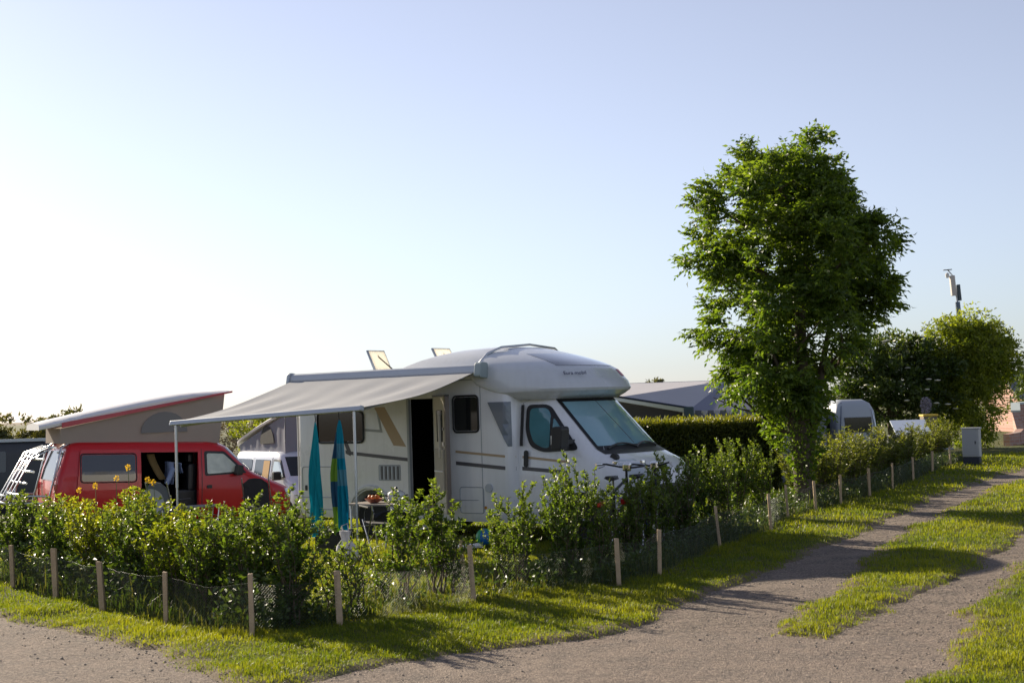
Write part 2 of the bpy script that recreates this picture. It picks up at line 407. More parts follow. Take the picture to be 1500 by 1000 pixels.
def sheet(name, poly, z, mat):
    bm = bmesh.new(); bm.faces.new([bm.verts.new((x, y, z)) for x, y in poly])
    bmesh.ops.triangulate(bm, faces=bm.faces[:]); bmesh.ops.recalc_face_normals(bm, faces=bm.faces[:])
    me = bpy.data.meshes.new(name); bm.to_mesh(me); bm.free(); me.materials.append(mat)
    if me.polygons[0].normal.z < 0: me.flip_normals()
    o = bpy.data.objects.new(name, me); COL.objects.link(o); return kind(o, 'structure')
m_road = groundmat('road_grit', [(.185,.145,.12),(.235,.19,.155),(.115,.098,.088),(.29,.235,.19)], [.45, 3.0, 24], bump=.75, bscale=120, vor=85, relief=((9, .7, .035), (2.2, .6, .08)))
m_track = groundmat('track_gravel', [(.185,.145,.12),(.235,.19,.155),(.105,.09,.078),(.29,.235,.19)], [.6, 2.6, 28], bump=.9, bscale=100, vor=75, relief=((8, .9, .05), (2.0, .8, .12)))
sheet('road', [(-40,-30),(-40,56),(-19.4,31.6),(-8.5,18.5),(-4.6,14.2),(-3.6,13.1),(-2.75,12.0),(-2.05,10.9),(-1.8,10.5),(-1,11.15),(-.3,11.6),(.4,12.0),(3.75,11.0),(3.2,9.3),(2.4,7),(1.8,4),(1.8,-30)], 0.0, m_road)
sheet('track', [(.4,12.0),(.75,12.4),(1.15,13.3),(1.7,14.5),(2.35,15.9),(3.45,18.2),(5.4,22.4),(8.35,28.55),(11.25,33.6),(15.6,41.1),(29.6,63.2),(34,60.6),(19.9,38.6),(15.5,31.7),(12.6,26.9),(9.8,21.9),(7.5,17.9),(6.2,15.8),(5.3,14.0),(4.45,12.3),(3.75,11.0)], 0.0, m_track)

# ---- grass: short lawn everywhere in sight, rank grass under the hedge
m_grass = leafmat('grass_blade', (.068,.112,.012), (.185,.205,.022), rough=.5, transl=.5, tcol=(2.2,2.0,.6), spec=.3)
m_rank = leafmat('rank_blade', (.04,.07,.012), (.13,.125,.035), rough=.55, transl=.4, tcol=(1.8,1.7,.6), spec=.3)
rng = np.random.default_rng(7)
GP = []; GH = []; GW = []; GT = []
for y0, y1, dens, hh, ww in ((8.6,12,5200,.042,.0055),(12,15,4200,.046,.006),(15,20,2000,.05,.008),(20,28,800,.055,.013),(28,42,260,.06,.022)):
    hw = .40*y1+.9; n = int(dens*(y1-y0)*2*hw); x = rng.uniform(-hw, hw, n); y = rng.uniform(y0, y1, n)
    k = np.abs(x) < .40*y+.9; x, y = x[k], y[k]
    s = grass_sd(x, y); p = (.25*sstep((s+.05)/.12)+.75*sstep((s+.02+.25*(vnoise(x*4.7, y*4.7, 42)-.5))/.30))*(.55+.75*vnoise(x*1.1, y*1.1, 9)); k = rng.random(len(x)) < p; x, y, s = x[k], y[k], s[k]
    pn = vnoise(x*.9, y*.9, 11)*.6+vnoise(x*3.3, y*3.3, 12)*.4
    GP.append(np.stack([x, y, gz(x, y)-.004], 1)); GH.append(hh*rng.uniform(.5, 1.4, len(x))*(.55+.9*vnoise(x*4.1, y*4.1, 15)**1.5)*(.8+.5*pn)*(.7+.3*sstep(s/.5))); GW.append(ww*rng.uniform(.7, 1.3, len(x)))
    GT.append(np.clip(pn*1.15-.12+rng.normal(0, .26, len(x)), 0, 1))
go_ = blades_obj('grass', np.concatenate(GP), np.concatenate(GH), np.concatenate(GW), m_grass, rng, np.concatenate(GT), lean=.8)
kind(go_, 'stuff', 'short green lawn grass on the verges and the pitch')

FENCE_L = [(-6.6,17.2),(-5.67,16.03),(-4.86,15.01),(-4.08,14.01),(-3.2,12.93),(-2.25,12.0)]
FENCE_R = [(-2.25,12.0),(-1.58,12.53),(-.44,13.67),(1.02,14.68),(1.51,15.43),(2.54,18.0),(3.55,20.05),(4.17,22.0),(4.85,23.2),(5.54,24.46),(6.47,26.2),(7.36,27.96),(8.45,30.4),(9.68,33.2),(10.97,36.0),(12.1,38.2)]
def along(pl, n, o0, o1):
    pl = np.array(pl); sg = np.hypot(*np.diff(pl, axis=0).T); cs = np.concatenate([[0], np.cumsum(sg)]); t = rng.random(n)**1.0*cs[-1]
    i = np.clip(np.searchsorted(cs, t)-1, 0, len(sg)-1); f = ((t-cs[i])/sg[i])[:, None]
    d = np.diff(pl, axis=0)[i]/sg[i][:, None]; nn = np.stack([-d[:, 1], d[:, 0]], 1)
    return pl[i]*(1-f)+pl[i+1]*f+nn*rng.uniform(o0, o1, n)[:, None], t
pts = []; hs = []
for pl, n in ((FENCE_L, 7500), (FENCE_R, 19000)):
    p, t = along(pl, n, .04, 1.35); pts.append(p)
p = np.concatenate(pts); n = len(p)
pn = vnoise(p[:, 0]*1.6, p[:, 1]*1.6, 21)
H = (.08+.24*pn*rng.random(n)+.16*(rng.random(n) < .05))*np.where((p[:, 0] > -2.1) & (p[:, 0] < .2), .6, 1.)
ro = blades_obj('rank_grass', np.stack([p[:, 0], p[:, 1], gz(p[:, 0], p[:, 1])-.004], 1), H, .006+.005*rng.random(n)+.0004*p[:, 1], m_rank, rng, np.clip(rng.random(n)**2+.25*(H > .4), 0, 1), lean=.75)
kind(ro, 'stuff', 'rank grass and weeds growing under the hedge shrubs')
# low weeds: broad leaves close to the ground
wp, _ = along(FENCE_L, 9000, .08, 1.2); wp2, _ = along(FENCE_R, 17000, .05, 1.1); wp = np.concatenate([wp, wp2]); n = len(wp)
k = (vnoise(wp[:, 0]*2.3, wp[:, 1]*2.3, 31) > .33) & ~((wp[:, 0] > -2.0) & (wp[:, 0] < .1) & (rng.random(n) < .6)); wp = wp[k]; n = len(wp)
m_weed = leafmat('weed_leaf', (.03,.06,.012), (.07,.11,.02), rough=.45, transl=.3)
P = np.stack([wp[:, 0], wp[:, 1], gz(wp[:, 0], wp[:, 1])+rng.random(n)**1.5*np.where(wp[:, 0] < -2.2, .45, .27)], 1)
D = rng.normal(size=(n, 3)); D[:, 2] = np.abs(D[:, 2])*.7
wo = leaf_obj('weeds', P, D, rng.uniform(.04, .085, n), rng.uniform(.02, .04, n), m_weed, rng); kind(wo, 'stuff', 'broad-leaved weeds at the foot of the hedge')

# ---- loose stones on the road edges and tracks
n = 16000; x = rng.uniform(-6, 8, n); y = rng.uniform(9, 22, n); s = grass_sd(x, y)
k = (s < .05) & (s > -1.0) & (rng.random(n) < np.exp(-np.abs(s+.06)/.18)+.16); x, y = x[k], y[k]; n = len(x)
r = rng.uniform(.004, .012, n)*(1+.5*(rng.random(n) < .08)); oc = np.array([[1,0,0],[0,1,0],[-1,0,0],[0,-1,0],[0,0,.7],[0,0,-.7]])
V = (np.stack([x, y, np.maximum(gz(x, y), 0)+r*.3], 1)[:, None]+oc[None]*r[:, None, None]*rng.uniform(.65, 1.35, (n, 6, 1))).reshape(-1, 3)
tri = np.array([0,1,4, 1,2,4, 2,3,4, 3,0,4, 1,0,5, 2,1,5, 3,2,5, 0,3,5])
lo = ((np.arange(n)*6)[:, None]+tri[None]).ravel()
so = mesh_np('loose_gravel', V, lo, np.full(n*8, 3), M('pebble', (.27,.23,.19), .9, noise=(30, .4))); kind(so, 'stuff', 'loose gravel stones along the road edge')

# ================================================================== fences
m_stake = M('weathered_pine', (.52,.38,.24), .85, noise=(9, .3), bump=(60, .5))
m_wire = M('wire', (.10,.11,.10), .5, metal=.6)
def stake(i, p, h, parent, fat=.021):
    random.seed(i*17+3); m = MB(); z0 = gz1(*p)-.06; f = fat*random.uniform(.85, 1.2)
    rings = []
    lx, ly = random.uniform(-.05, .02), random.uniform(-.04, .04)
    for k in range(5):
        t = k/4; z = z0+t*(h+.06); a = random.uniform(-.08, .08)
        rings.append([(p[0]+lx*t+f*c*random.uniform(.92, 1.08), p[1]+ly*t+f*s_*random.uniform(.92, 1.08), z+(random.uniform(-.008, .008) if k == 4 else 0)) for c, s_ in ((1,.85),(-.9,1),(-1,-.9),(.9,-1))])
    m.rings(rings); return m.obj('stake', m_stake, parent, bevel=.003)
def netting(a, b, h, parent, cell=.03, seed=0):
    L = math.hypot(b[0]-a[0], b[1]-a[1]); nu = max(6, int(L/cell)); nv = int(h/cell); rg = np.random.default_rng(seed)
    def pt(u, v):
        t = u/nu; x = a[0]+(b[0]-a[0])*t; y = a[1]+(b[1]-a[1])*t; sag = .05*math.sin(math.pi*t)*(v/nv)
        bul = .03*math.sin(3.1*t+seed)*math.sin(math.pi*t)
        return np.array((x+bul, y-bul*.5, zz[u]+.01+h*v/nv-sag))
    zz = gz(np.array([a[0]+(b[0]-a[0])*u/nu for u in range(nu+1)]), np.array([a[1]+(b[1]-a[1])*u/nu for u in range(nu+1)]))
    G = np.array([[pt(u, v) for v in range(nv+1)] for u in range(nu+1)])
    S = []; E_ = []
    # diamond mesh: diagonals both ways + top and bottom wire
    S.append(G[:-1, :-1].reshape(-1, 3)); E_.append(G[1:, 1:].reshape(-1, 3)); S.append(G[:-1, 1:].reshape(-1, 3)); E_.append(G[1:, :-1].reshape(-1, 3))
    rad = [np.full(len(S[0]), .0007)]*2
    S.append(G[:-1, -1]); E_.append(G[1:, -1]); rad.append(np.full(nu, .0014)); S.append(G[:-1, 0]); E_.append(G[1:, 0]); rad.append(np.full(nu, .0014))
    S = np.concatenate(S); E_ = np.concatenate(E_); rd = np.concatenate(rad)[:, None]; n = len(S); d = unit(E_-S)
    o1 = unit(np.cross(d, np.array([[.3, .5, .81]]))); o2 = np.cross(d, o1)
    tri_ = [o1, -.5*o1+.87*o2, -.5*o1-.87*o2]
    V = np.stack([S+t*rd for t in tri_]+[E_+t*rd for t in tri_], 1).reshape(-1, 3)
    lo = ((np.arange(n)*6)[:, None]+np.array([[0,1,4,3, 1,2,5,4, 2,0,3,5]])).ravel()
    return mesh_np('netting', V, lo, np.full(n*3, 4), m_wire, parent)
def fence(name, label, pl, extra=(), hts=.5):
    t = thing(name, label, 'fence', (0, 0, 0))
    for i, p in enumerate(pl):
        if name == 'wire_fence' and label.endswith('lane') and i == 0: continue
        stake(i+len(pl)*10, p, hts+random.Random(i).uniform(-.035, .045), t, .024 if i < 4 else .021)
    for i, (p, h) in enumerate(extra): stake(900+i, p, h, t, .02)
    for i in range(len(pl)-1): netting(pl[i], pl[i+1], hts-.07, t, .03 if pl[i][1] < 20 else .05, i+len(pl))
    return t
fence('wire_fence', 'low wire netting on short wooden stakes in front of the red van', FENCE_L)
fence('wire_fence', 'low wire netting on short wooden stakes along the grassy lane', FENCE_R, [((-.55,14.6),.52),((.9,16.2),.5),((2.0,19.3),.52)])

# ================================================================== hedge shrubs
m_stem = M('shrub_stem', (.10,.075,.045), .85, noise=(20, .3))
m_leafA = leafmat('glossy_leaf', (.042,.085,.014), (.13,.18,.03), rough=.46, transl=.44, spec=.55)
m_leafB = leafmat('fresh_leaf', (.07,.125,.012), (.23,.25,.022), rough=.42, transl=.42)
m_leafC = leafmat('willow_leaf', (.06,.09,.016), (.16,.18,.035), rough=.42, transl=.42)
def shrub_meshes(seed, h, nst, spread, leafn, mat, ll=.05, lw=.024, low=.18):
    rg = np.random.default_rng(seed); m = MB(); P = []; D = []
    for s in range(nst):
        a = rg.random()*2*math.pi; r0 = rg.random()*.10; r1 = spread*(.25+.85*rg.random()); hh = h*(.62+.40*rg.random())
        if s == 0: hh = h; r1 *= .4
        pts = []
        for k in range(6):
            t = k/5; rad = r0+(r1-r0)*t**1.3
            pts.append(Vector((math.cos(a)*rad+.025*rg.normal(), math.sin(a)*rad+.025*rg.normal(), hh*t)))
        m.tube(pts, [.008*(1-.8*k/5)+.0015 for k in range(6)], 4)
        tw = [(pts, low)]
        for b in range(5):
            t = .25+.65*rg.random(); i = min(4, int(t*5)); p = pts[i].lerp(pts[i+1], t*5-i); aa = rg.random()*2*math.pi; le = .10+.16*rg.random()
            e = p+Vector((math.cos(aa)*le*.7, math.sin(aa)*le*.7, le*.8)); mid = (p+e)/2+Vector((math.cos(aa)*le*.12, math.sin(aa)*le*.12, 0))
            m.tube([p, mid, e], [.004, .003, .0012], 3); tw.append(([p, mid, e], .15))
        per = leafn//nst
        for q_, (line, lo_) in enumerate(tw):
            c = int(per*(.42 if q_ == 0 else .58/5))
            for _ in range(c):
                t = lo_+(1-lo_)*rg.random()**.85; u = t*(len(line)-1); i = min(len(line)-2, int(u)); p = line[i].lerp(line[i+1], u-i)
                aa = rg.random()*2*math.pi; P.append(p); D.append((math.cos(aa), math.sin(aa), .15+.9*rg.random()))
    n = len(P); P = np.array([tuple(p) for p in P]); D = np.array(D)
    so_ = m.obj('stems', m_stem, smooth=50)
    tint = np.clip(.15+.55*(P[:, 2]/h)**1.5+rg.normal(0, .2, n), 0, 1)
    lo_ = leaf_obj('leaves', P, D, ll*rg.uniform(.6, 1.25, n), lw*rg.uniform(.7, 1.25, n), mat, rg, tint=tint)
    return so_, lo_
PROTO = []
for i, (h, ns, sp, ln, mt, ll, lw) in enumerate([(1.1,14,.34,2900,m_leafA,.046,.025),(1.1,12,.30,2500,m_leafA,.043,.024),(1.1,15,.36,3100,m_leafB,.047,.026),
                                   (1.1,9,.26,1750,m_leafA,.046,.024),(1.1,8,.22,1350,m_leafA,.045,.023),(1.15,14,.30,2600,m_leafC,.055,.018),(1.15,12,.34,2500,m_leafC,.056,.019),(.65,6,.16,420,m_leafA,.05,.026)]):
    a, b = shrub_meshes(100+i, h, ns, sp, ln, mt, ll, lw, .03 if i in (0, 1, 2) else .3 if i in (3, 4) else .2)
    PROTO.append((a, b, h)); COL.objects.unlink(a); COL.objects.unlink(b)
def shrub(p, h, proto, label, group, wide=1.):
    a, b, h0 = PROTO[proto]; s = h/h0; rz = (p[0]*37.7+p[1]*11.3) % 6.28
    t = thing('hedge_shrub', label, 'shrub', (p[0], p[1], gz1(*p)-.02), rz, group); t.scale = (wide*(.8+.2*s), wide*(.8+.2*s), s)
    for o in (a, b):
        c = bpy.data.objects.new(o.name.split('.')[0], o.data); COL.objects.link(c); c.parent = t
    return t
ORD = ['first','second','third','fourth','fifth','sixth','seventh','eighth','ninth','tenth','eleventh','twelfth','thirteenth','fourteenth','fifteenth','sixteenth','seventeenth','eighteenth','nineteenth','twentieth']
L1 = [(-6.21,17.51,1.05,1),(-5.99,17.0,1.05,0),(-5.80,17.76,.98,1),(-5.16,16.12,1.04,0),(-5.22,17.07,1.05,2),(-4.54,15.41,1.09,2),(-4.50,16.01,1.16,2),(-3.91,14.52,1.13,0),(-3.85,15.26,1.19,2),
      (-3.40,13.96,1.09,2),(-3.22,14.52,1.00,1),(-2.87,13.32,1.08,0),(-2.72,13.87,1.08,1),(-2.45,12.89,1.17,0),(-2.2,13.2,1.2,0),(-1.98,12.58,1.10,1)]
for i, (x, y, h, pr) in enumerate(L1):
    h *= .95
    lab = f'{"bright yellow-green" if pr == 2 else "glossy dark green"} leafy shrub in the red van hedge, {ORD[15-i]} back from the corner stake'
    shrub((x, y), h, pr, lab, 'hedge shrubs in front of the red van', 1.04)
L2 = [(-1.75,13.25,.62,7,1,'tiny sparse shrub just right of the corner stake'),(-1.52,13.1,.70,7,.9,'small thin shrub below the white bag and towels'),(-1.30,13.8,.48,7,.9,'knee-high shrub below the camp table'),
      (-1.10,13.85,1.10,3,1.05,'airy shrub in front of the camp table'),(-.86,14.29,1.17,3,1.1,'airy tall shrub in front of the open motorhome door'),(-.62,14.1,.62,7,1,'thin shrub at the right of the open motorhome door'),
      (-.20,14.54,.80,4,.8,'short shrub left of the pointed one below the motorhome fuel flap'),(-.01,14.87,1.08,3,.95,'pointed shrub standing alone below the motorhome cab door'),
      (.47,15.1,1.16,0,.8,'dense shrub below the motorhome wing mirror'),(.63,15.70,1.29,0,.85,'tall dense shrub just left of the bicycles'),(.89,15.38,1.02,1,.9,'shrub in front of the bicycle rear light'),
      (1.31,16.9,1.0,1,.9,'shrub hiding the bicycle frames'),(1.53,17.0,1.08,3,1.1,'airy shrub below the motorhome headlight'),(1.86,18.3,1.18,0,.9,'tall shrub in front of the motorhome nose'),
      (2.15,18.5,1.17,1,1,'dense shrub right of the motorhome nose'),(2.64,20.1,1.17,0,1,'dark shrub below the clipped hedge, left one'),(2.94,20.1,1.24,0,1,'dark shrub below the clipped hedge, middle one'),
      (3.45,22.2,1.28,1,1,'dark shrub below the clipped hedge, nearest the tall tree'),(3.80,22.3,1.17,0,1,'shaded shrub at the left foot of the tall tree')]
for x, y, h, pr, wd, lab in L2: shrub((x, y), h, pr, 'leafy green hedge: '+lab, 'hedge shrubs in front of the motorhome', wd)
L3 = [(5.23,25.4,1.04,5),(5.50,25.6,1.15,6),(5.95,26.7,1.1,5),(6.29,27.6,1.21,5),(6.60,27.9,1.12,6),(7.1,29.2,1.1,6),(7.66,30.6,1.19,5),(8.16,31.4,1.12,6),(8.75,32.9,1.05,5),(9.29,34.2,1.0,6),(9.75,35.0,1.1,5),(10.13,35.9,1.0,5),(10.6,36.9,1.12,6),(11.1,38.0,1.15,5),(11.55,39.0,1.1,6),(12.1,40,1.2,5),(5.0,25.0,.95,6),(5.75,26.0,1.15,6),(6.75,28.6,1.2,5),(7.4,29.9,1.1,5)]
for i, (x, y, h, pr) in enumerate(L3):
    shrub((x, y), h*1.04, pr, f'upright sunlit hedge shrub along the lane, {ORD[i]} beyond the tall tree', 'hedge shrubs beyond the tall tree', 1.25)

# ---- yellow mustard flowers sticking out of the left hedge
m_yel = leafmat('yellow_petal', (.75,.50,.02), (.85,.62,.05), rough=.6, transl=.4, tcol=(1.1,1.0,.6)); m_mst = M('mustard_stem', (.09,.14,.03), .7)
for i, (x, y, h) in enumerate([(-4.85,15.8,1.10),(-4.56,15.5,1.16),(-4.39,15.6,1.22),(-4.18,15.5,1.34),(-3.97,15.3,1.21),(-3.81,15.2,1.19)]):
    t = thing('mustard_plant', f'yellow flowering mustard stem above the left hedge, {ORD[i]} from the left', 'flower', (x, y, gz1(x, y)), i, 'mustard flowers in the left hedge')
    rg = np.random.default_rng(i); bx, by = .04*rg.normal(), .04*rg.normal()
    MB().tube([(0,0,0),(bx*.3,by*.3,h*.5),(bx,by,h-.02)], [.006,.005,.003], 5).obj('stem', m_mst, t, smooth=60)
    n = 40; v = unit(rg.normal(size=(n, 3))); P = np.array([[bx, by, h-.03]])+v*np.array([[.022,.022,.03]])*rg.random((n, 1))**.4
    leaf_obj('flower_head', P, v+np.array([[0,0,.4]]), np.full(n, .017), np.full(n, .015), m_yel, rg, t)
    P = np.stack([np.full(8, bx*.5), np.full(8, by*.5), rg.uniform(.4, .85, 8)*h], 1)
    leaf_obj('stem_leaves', P, rg.normal(size=(8, 3)), np.full(8, .08), np.full(8, .025), m_leafB, rg, t)

# ================================================================== trees
m_bark = M('bark', (.085,.065,.045), .9, noise=(12, .4), bump=(25, .8))
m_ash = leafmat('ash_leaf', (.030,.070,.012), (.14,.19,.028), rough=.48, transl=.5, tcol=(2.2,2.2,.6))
m_elder = leafmat('elder_leaf', (.035,.065,.014), (.10,.13,.028), rough=.45, transl=.35)
m_willow = leafmat('yellow_leaf', (.10,.145,.018), (.26,.28,.034), rough=.5, transl=.54, tcol=(1.75,1.75,.5))
m_far = leafmat('far_leaf', (.045,.06,.018), (.13,.125,.035), rough=.6, transl=.25)
def limb(m, a, b, r0, r1, rg, bend=.12, n=5, sides=7):
    a, b = Vector(a), Vector(b); d = b-a; L = d.length; o = Vector(rg.normal(size=3))*bend*L*.4; pts = []
    for k in range(n+1):
        t = k/n; p = a.lerp(b, t)+o*math.sin(math.pi*t)+Vector((0, 0, -1))*0; p.z += .10*L*math.sin(math.pi*t)*(-1 if t < .5 else -.3)*.4
        pts.append(p)
    m.tube(pts, [r0+(r1-r0)*k/n for k in range(n+1)], sides); return pts

# ---- the tall tree on the lane side
def tall_tree():
    rg = np.random.default_rng(42); bx, by = 4.86, 24.2; z0 = gz1(bx, by)
    t = thing('ash_tree', 'tall leafy tree rising from the hedge beside the lane', 'tree', (bx, by, z0))
    prof = [(1.0,.25,.2),(1.5,.7,.25),(1.9,1.15,.40),(2.2,1.6,.60),(2.8,1.72,1.0),(3.4,1.65,1.55),(4.0,1.7,1.95),(4.4,1.8,2.1),(4.75,1.85,1.95),(5.15,1.55,1.3),(5.6,1.25,1.05),(5.9,.85,.95),(6.2,.65,.95),(6.4,.2,.9),(6.6,-.15,.7)]
    tr = MB(); top = Vector((.10, 0, 4.6))
    tp = [(0,0,-.1),(.01,0,.25),(-.02,.02,.9),(.03,0,1.8),(.06,.03,2.8),(.08,.02,3.7),tuple(top)]
    tr.tube(tp, [.21,.165,.15,.13,.10,.07,.03], 12)
    tr.tube([(-.03,-.02,.5),(-.14,-.05,1.3),(-.35,-.1,2.2),(-.55,-.05,3.4)], [.10,.085,.07,.03], 9)
    tr.tube([(.04,.03,.4),(.2,.1,1.2),(.42,.15,2.3),(.7,.1,3.6)], [.09,.08,.06,.025], 9)
    K = []
    while len(K) < 150:
        z = rg.uniform(1.5, 6.25); l_, r_ = interp(prof, z); off = .5*(r_-l_); rad = .5*(l_+r_); a = rg.random()*2*math.pi
        if rg.random() > (rad/1.9)**1.0: continue
        f = rg.random()**.42*(.86+.22*rg.random()); p = (math.cos(a)*rad*f+off, math.sin(a)*rad*f*.9, z)
        if min([1e9]+[math.dist(p, q_) for q_ in K]) < .20: continue
        K.append(p)
    for _ in range(60):
        z = rg.uniform(2.2, 5.9); l_, r_ = interp(prof, z); a = rg.random()*2*math.pi; f = rg.random()*.6*.5*(l_+r_); K.append((math.cos(a)*f+.5*(r_-l_), math.sin(a)*f, z))
    C = []
    for kx, ky, kz in K:
        kr = rg.uniform(.18, .36)
        for _ in range(int(13*(kr/.28)**2)): v = rg.normal(size=3); v *= kr*rg.random()**.35/np.linalg.norm(v); C.append((kx+v[0], ky+v[1], kz+v[2]*.85))
    C = np.array(C)
    starts = [Vector(p) for p in tp[2:]]+[Vector((-.14,-.05,1.3)),Vector((-.35,-.1,2.2)),Vector((-.5,-.05,3.0)),Vector((.2,.1,1.2)),Vector((.42,.15,2.3)),Vector((.6,.1,3.2))]
    mains = []
    for k in range(34):
        c = Vector(C[rg.integers(len(C))]); s = min(starts, key=lambda q_: (c-q_).length+2.2*max(0, q_.z-c.z+.4)); 
        mains += limb(tr, s, c, .035, .008, rg, .2, 5, 6)[1:]
    for k in range(230):
        c = Vector(C[rg.integers(len(C))]); s = min(mains+starts, key=lambda q_: (c-q_).length+1.5*max(0, q_.z-c.z+.1)); limb(tr, s, c, .012, .004, rg, .2, 3, 4)
    # the bare low branch reaching left over the hedge
    limb(tr, (-.1,0,1.2), (-1.15,-.3,2.0), .04, .015, rg, .25, 6, 6); limb(tr, (-.7,-.15,1.62), (-1.5,-.2,1.9), .02, .006, rg, .2, 5, 5)
    tr.obj('trunk', m_bark, t, smooth=60)
    P = []; D = []; LL = []; T = []
    for c in C:
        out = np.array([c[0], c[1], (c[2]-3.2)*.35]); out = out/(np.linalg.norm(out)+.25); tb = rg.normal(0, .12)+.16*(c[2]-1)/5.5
        for _ in range(4):
            d = out*.9+rg.normal(size=3)*.55+np.array([0, 0, .35]); d /= np.linalg.norm(d); Lr = rg.uniform(.18, .34)
            side = np.cross(d, [0, 0, 1.]); side /= np.linalg.norm(side)+1e-6
            for k in range(9):
                tt = (k//2+1)/5 if k < 8 else 1.0; p = c+d*Lr*tt+np.array([0, 0, -.30*Lr*tt*tt])
                sg = 1 if k % 2 else -1; dl = (d*.55+side*sg*.8+np.array([0, 0, -.35-.3*tt])) if k < 8 else d+np.array([0, 0, -.6])
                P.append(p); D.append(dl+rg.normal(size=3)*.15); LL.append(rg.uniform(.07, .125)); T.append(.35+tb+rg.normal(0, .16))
    P = np.array(P); D = np.array(D); LL = np.array(LL)
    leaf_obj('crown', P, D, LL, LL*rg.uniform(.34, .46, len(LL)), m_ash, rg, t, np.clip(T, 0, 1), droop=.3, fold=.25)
    # leafy suckers and ivy round the foot
    n = 1900; a = rg.random(n)*2*math.pi; rr = rg.random(n)**.5; z = .1+1.85*rg.random(n)**.55; wd = .16+.42*np.clip((z-.6)/.8, 0, 1)
    P = np.stack([np.cos(a)*rr*wd-.12*(z > 1), np.sin(a)*rr*wd-.05, z], 1)
    D = np.stack([np.cos(a), np.sin(a), rg.normal(0, .5, n)], 1)
    leaf_obj('sucker_leaves', P, D, rg.uniform(.07, .12, n), rg.uniform(.035, .06, n), m_ash, rg, t, np.clip(rg.normal(.4, .2, n), 0, 1))
    return t
tall_tree()

def round_tree(name, label, base, blobs, mat, n, ls, trunk=(.12, 1.5), seed=1, droop=0., group=None, flowers=None, z0=None):
    """blobs: (x,y,z,rx,rz) in metres from the base"""
    rg = np.random.default_rng(seed); z0 = gz1(*base) if z0 is None else z0
    t = thing(name, label, 'tree', (base[0], base[1], z0), 0, group); tr = MB()
    tr.tube([(0,0,-.2),(.02,.01,trunk[1]*.5),(-.02,.03,trunk[1]),(0,0,blobs[0][2])], [trunk[0]*1.2, trunk[0], trunk[0]*.8, trunk[0]*.3], 8)
    vol = np.array([b[3]**2*b[4] for b in blobs]); per = (vol/vol.sum()*n).astype(int); P = []; D = []; T = []
    for b, k in zip(blobs, per):
        limb(tr, (0, 0, min(trunk[1], b[2]*.6)), (b[0], b[1], b[2]), trunk[0]*.45, .015, rg, .15, 5, 5)
        nc = max(8, k//45); v = unit(rg.normal(size=(nc, 3)))*rg.random((nc, 1))**.28
        cc = np.array([b[:3]])+v*np.array([[b[3], b[3], b[4]]]); cc += rg.normal(size=cc.shape)*.12*b[3]
        for c, vv in zip(cc, v):
            m_ = 45; q_ = rg.normal(size=(m_, 3))*np.array([[.17, .17, .13]])*max(.6, b[3]*.55)
            if droop: q_[:, 2] = -np.abs(q_[:, 2])*2.8
            P.append(c+q_); D.append(vv*.8+rg.normal(size=(m_, 3))*.7+np.array([[0, 0, .1-droop]])); T.append(np.clip(rg.normal(.4+.12*vv[2], .2)+rg.normal(0, .13, m_), 0, 1))
    P = np.concatenate(P); D = np.concatenate(D); T = np.concatenate(T); k = P[:, 2] > .05; P, D, T = P[k], D[k], T[k]
    tr.obj('trunk', m_bark, t, smooth=60)
    leaf_obj('crown', P, D, ls*rg.uniform(.7, 1.3, len(P)), ls*rg.uniform(.3, .5, len(P)), mat, rg, t, T)
    if flowers:
        fm = M('cream_umbel', (.62,.60,.48), .8); m = MB()
        for b in blobs:
            for _ in range(flowers):
                v = unit(rg.normal(size=(1, 3)))[0]; v[1] = -abs(v[1]); c = np.array(b[:3])+v*np.array([b[3], b[3], b[4]])*1.0
                m.lathe([(.02, -.03), (.10, .0), (.09, .02), (.02, .035)], tuple(c), 7)
        kind(m.obj('blossom', fm, t, smooth=60), 'stuff')
    return t
round_tree('elder_tree', 'dark round elder with cream blossom behind the lane hedge', (12.15,46), [(0,0,2.3,1.5,1.3),(-1.1,-.2,1.9,1.1,1.2),(1.1,0,2.0,1.2,1.4),(.2,.1,3.1,1.1,.8),(-1.0,.2,3.0,.8,.7),(.9,0,3.1,.7,.6)], m_elder, 20000, .17, (.13, 1.0), 5, flowers=8)
round_tree('willow_tree', 'yellow-green drooping willow below the antenna mast', (14.85,46.5), [(0,0,3.2,1.3,1.2),(-.8,0,2.8,.9,1.3),(.9,.2,3.0,.95,1.1),(-.2,-.3,1.5,1.1,1.4),(-.2,0,4.0,.8,.5),(.7,0,3.9,.6,.5)], m_willow, 34000, .13, (.16, 1.4), 6, droop=.7)
round_tree('bush_tree', 'dark tree cut by the right edge of the picture', (20.6,56), [(0,0,1.8,1.3,1.2),(.9,0,2.0,1.2,1.2)], m_elder, 5000, .16, (.15, 1.2), 8)
round_tree('distant_tree', 'small rounded tree far off between motorhome and tall tree', (9.7,95), [(0,0,2.4,1.0,.9),(-1.0,0,2.0,.8,.8),(1.0,0,2.1,.8,.8)], m_far, 4200, .2, (.15, .8), 9)
for i, (px_, top) in enumerate([(-23.6,1.55),(-21.9,1.35),(-20.2,1.6),(-18.7,1.45),(-17.4,1.75),(-25.3,1.7),(-15.9,1.3)]):
    round_tree('distant_tree', f'low hazy tree in the row behind the red van, {ORD[[2,3,4,5,6,1,7][i]-1]} from the left', (px_, 62+i % 3), [(0,0,2.2+top*.35,1.3,.95),(.7,0,1.8,1.0,.9),(-.7,0,1.9,1.0,.9)], m_far, 2600, .2, (.15, .8), 20+i, group='distant trees behind the red van')
round_tree('yellow_bush', 'yellow-green bush above the white camper van', (-8.5,46), [(0,0,2.8,.8,.8),(.5,0,2.4,.7,.8)], m_willow, 2500, .11, (.08, .7), 31)
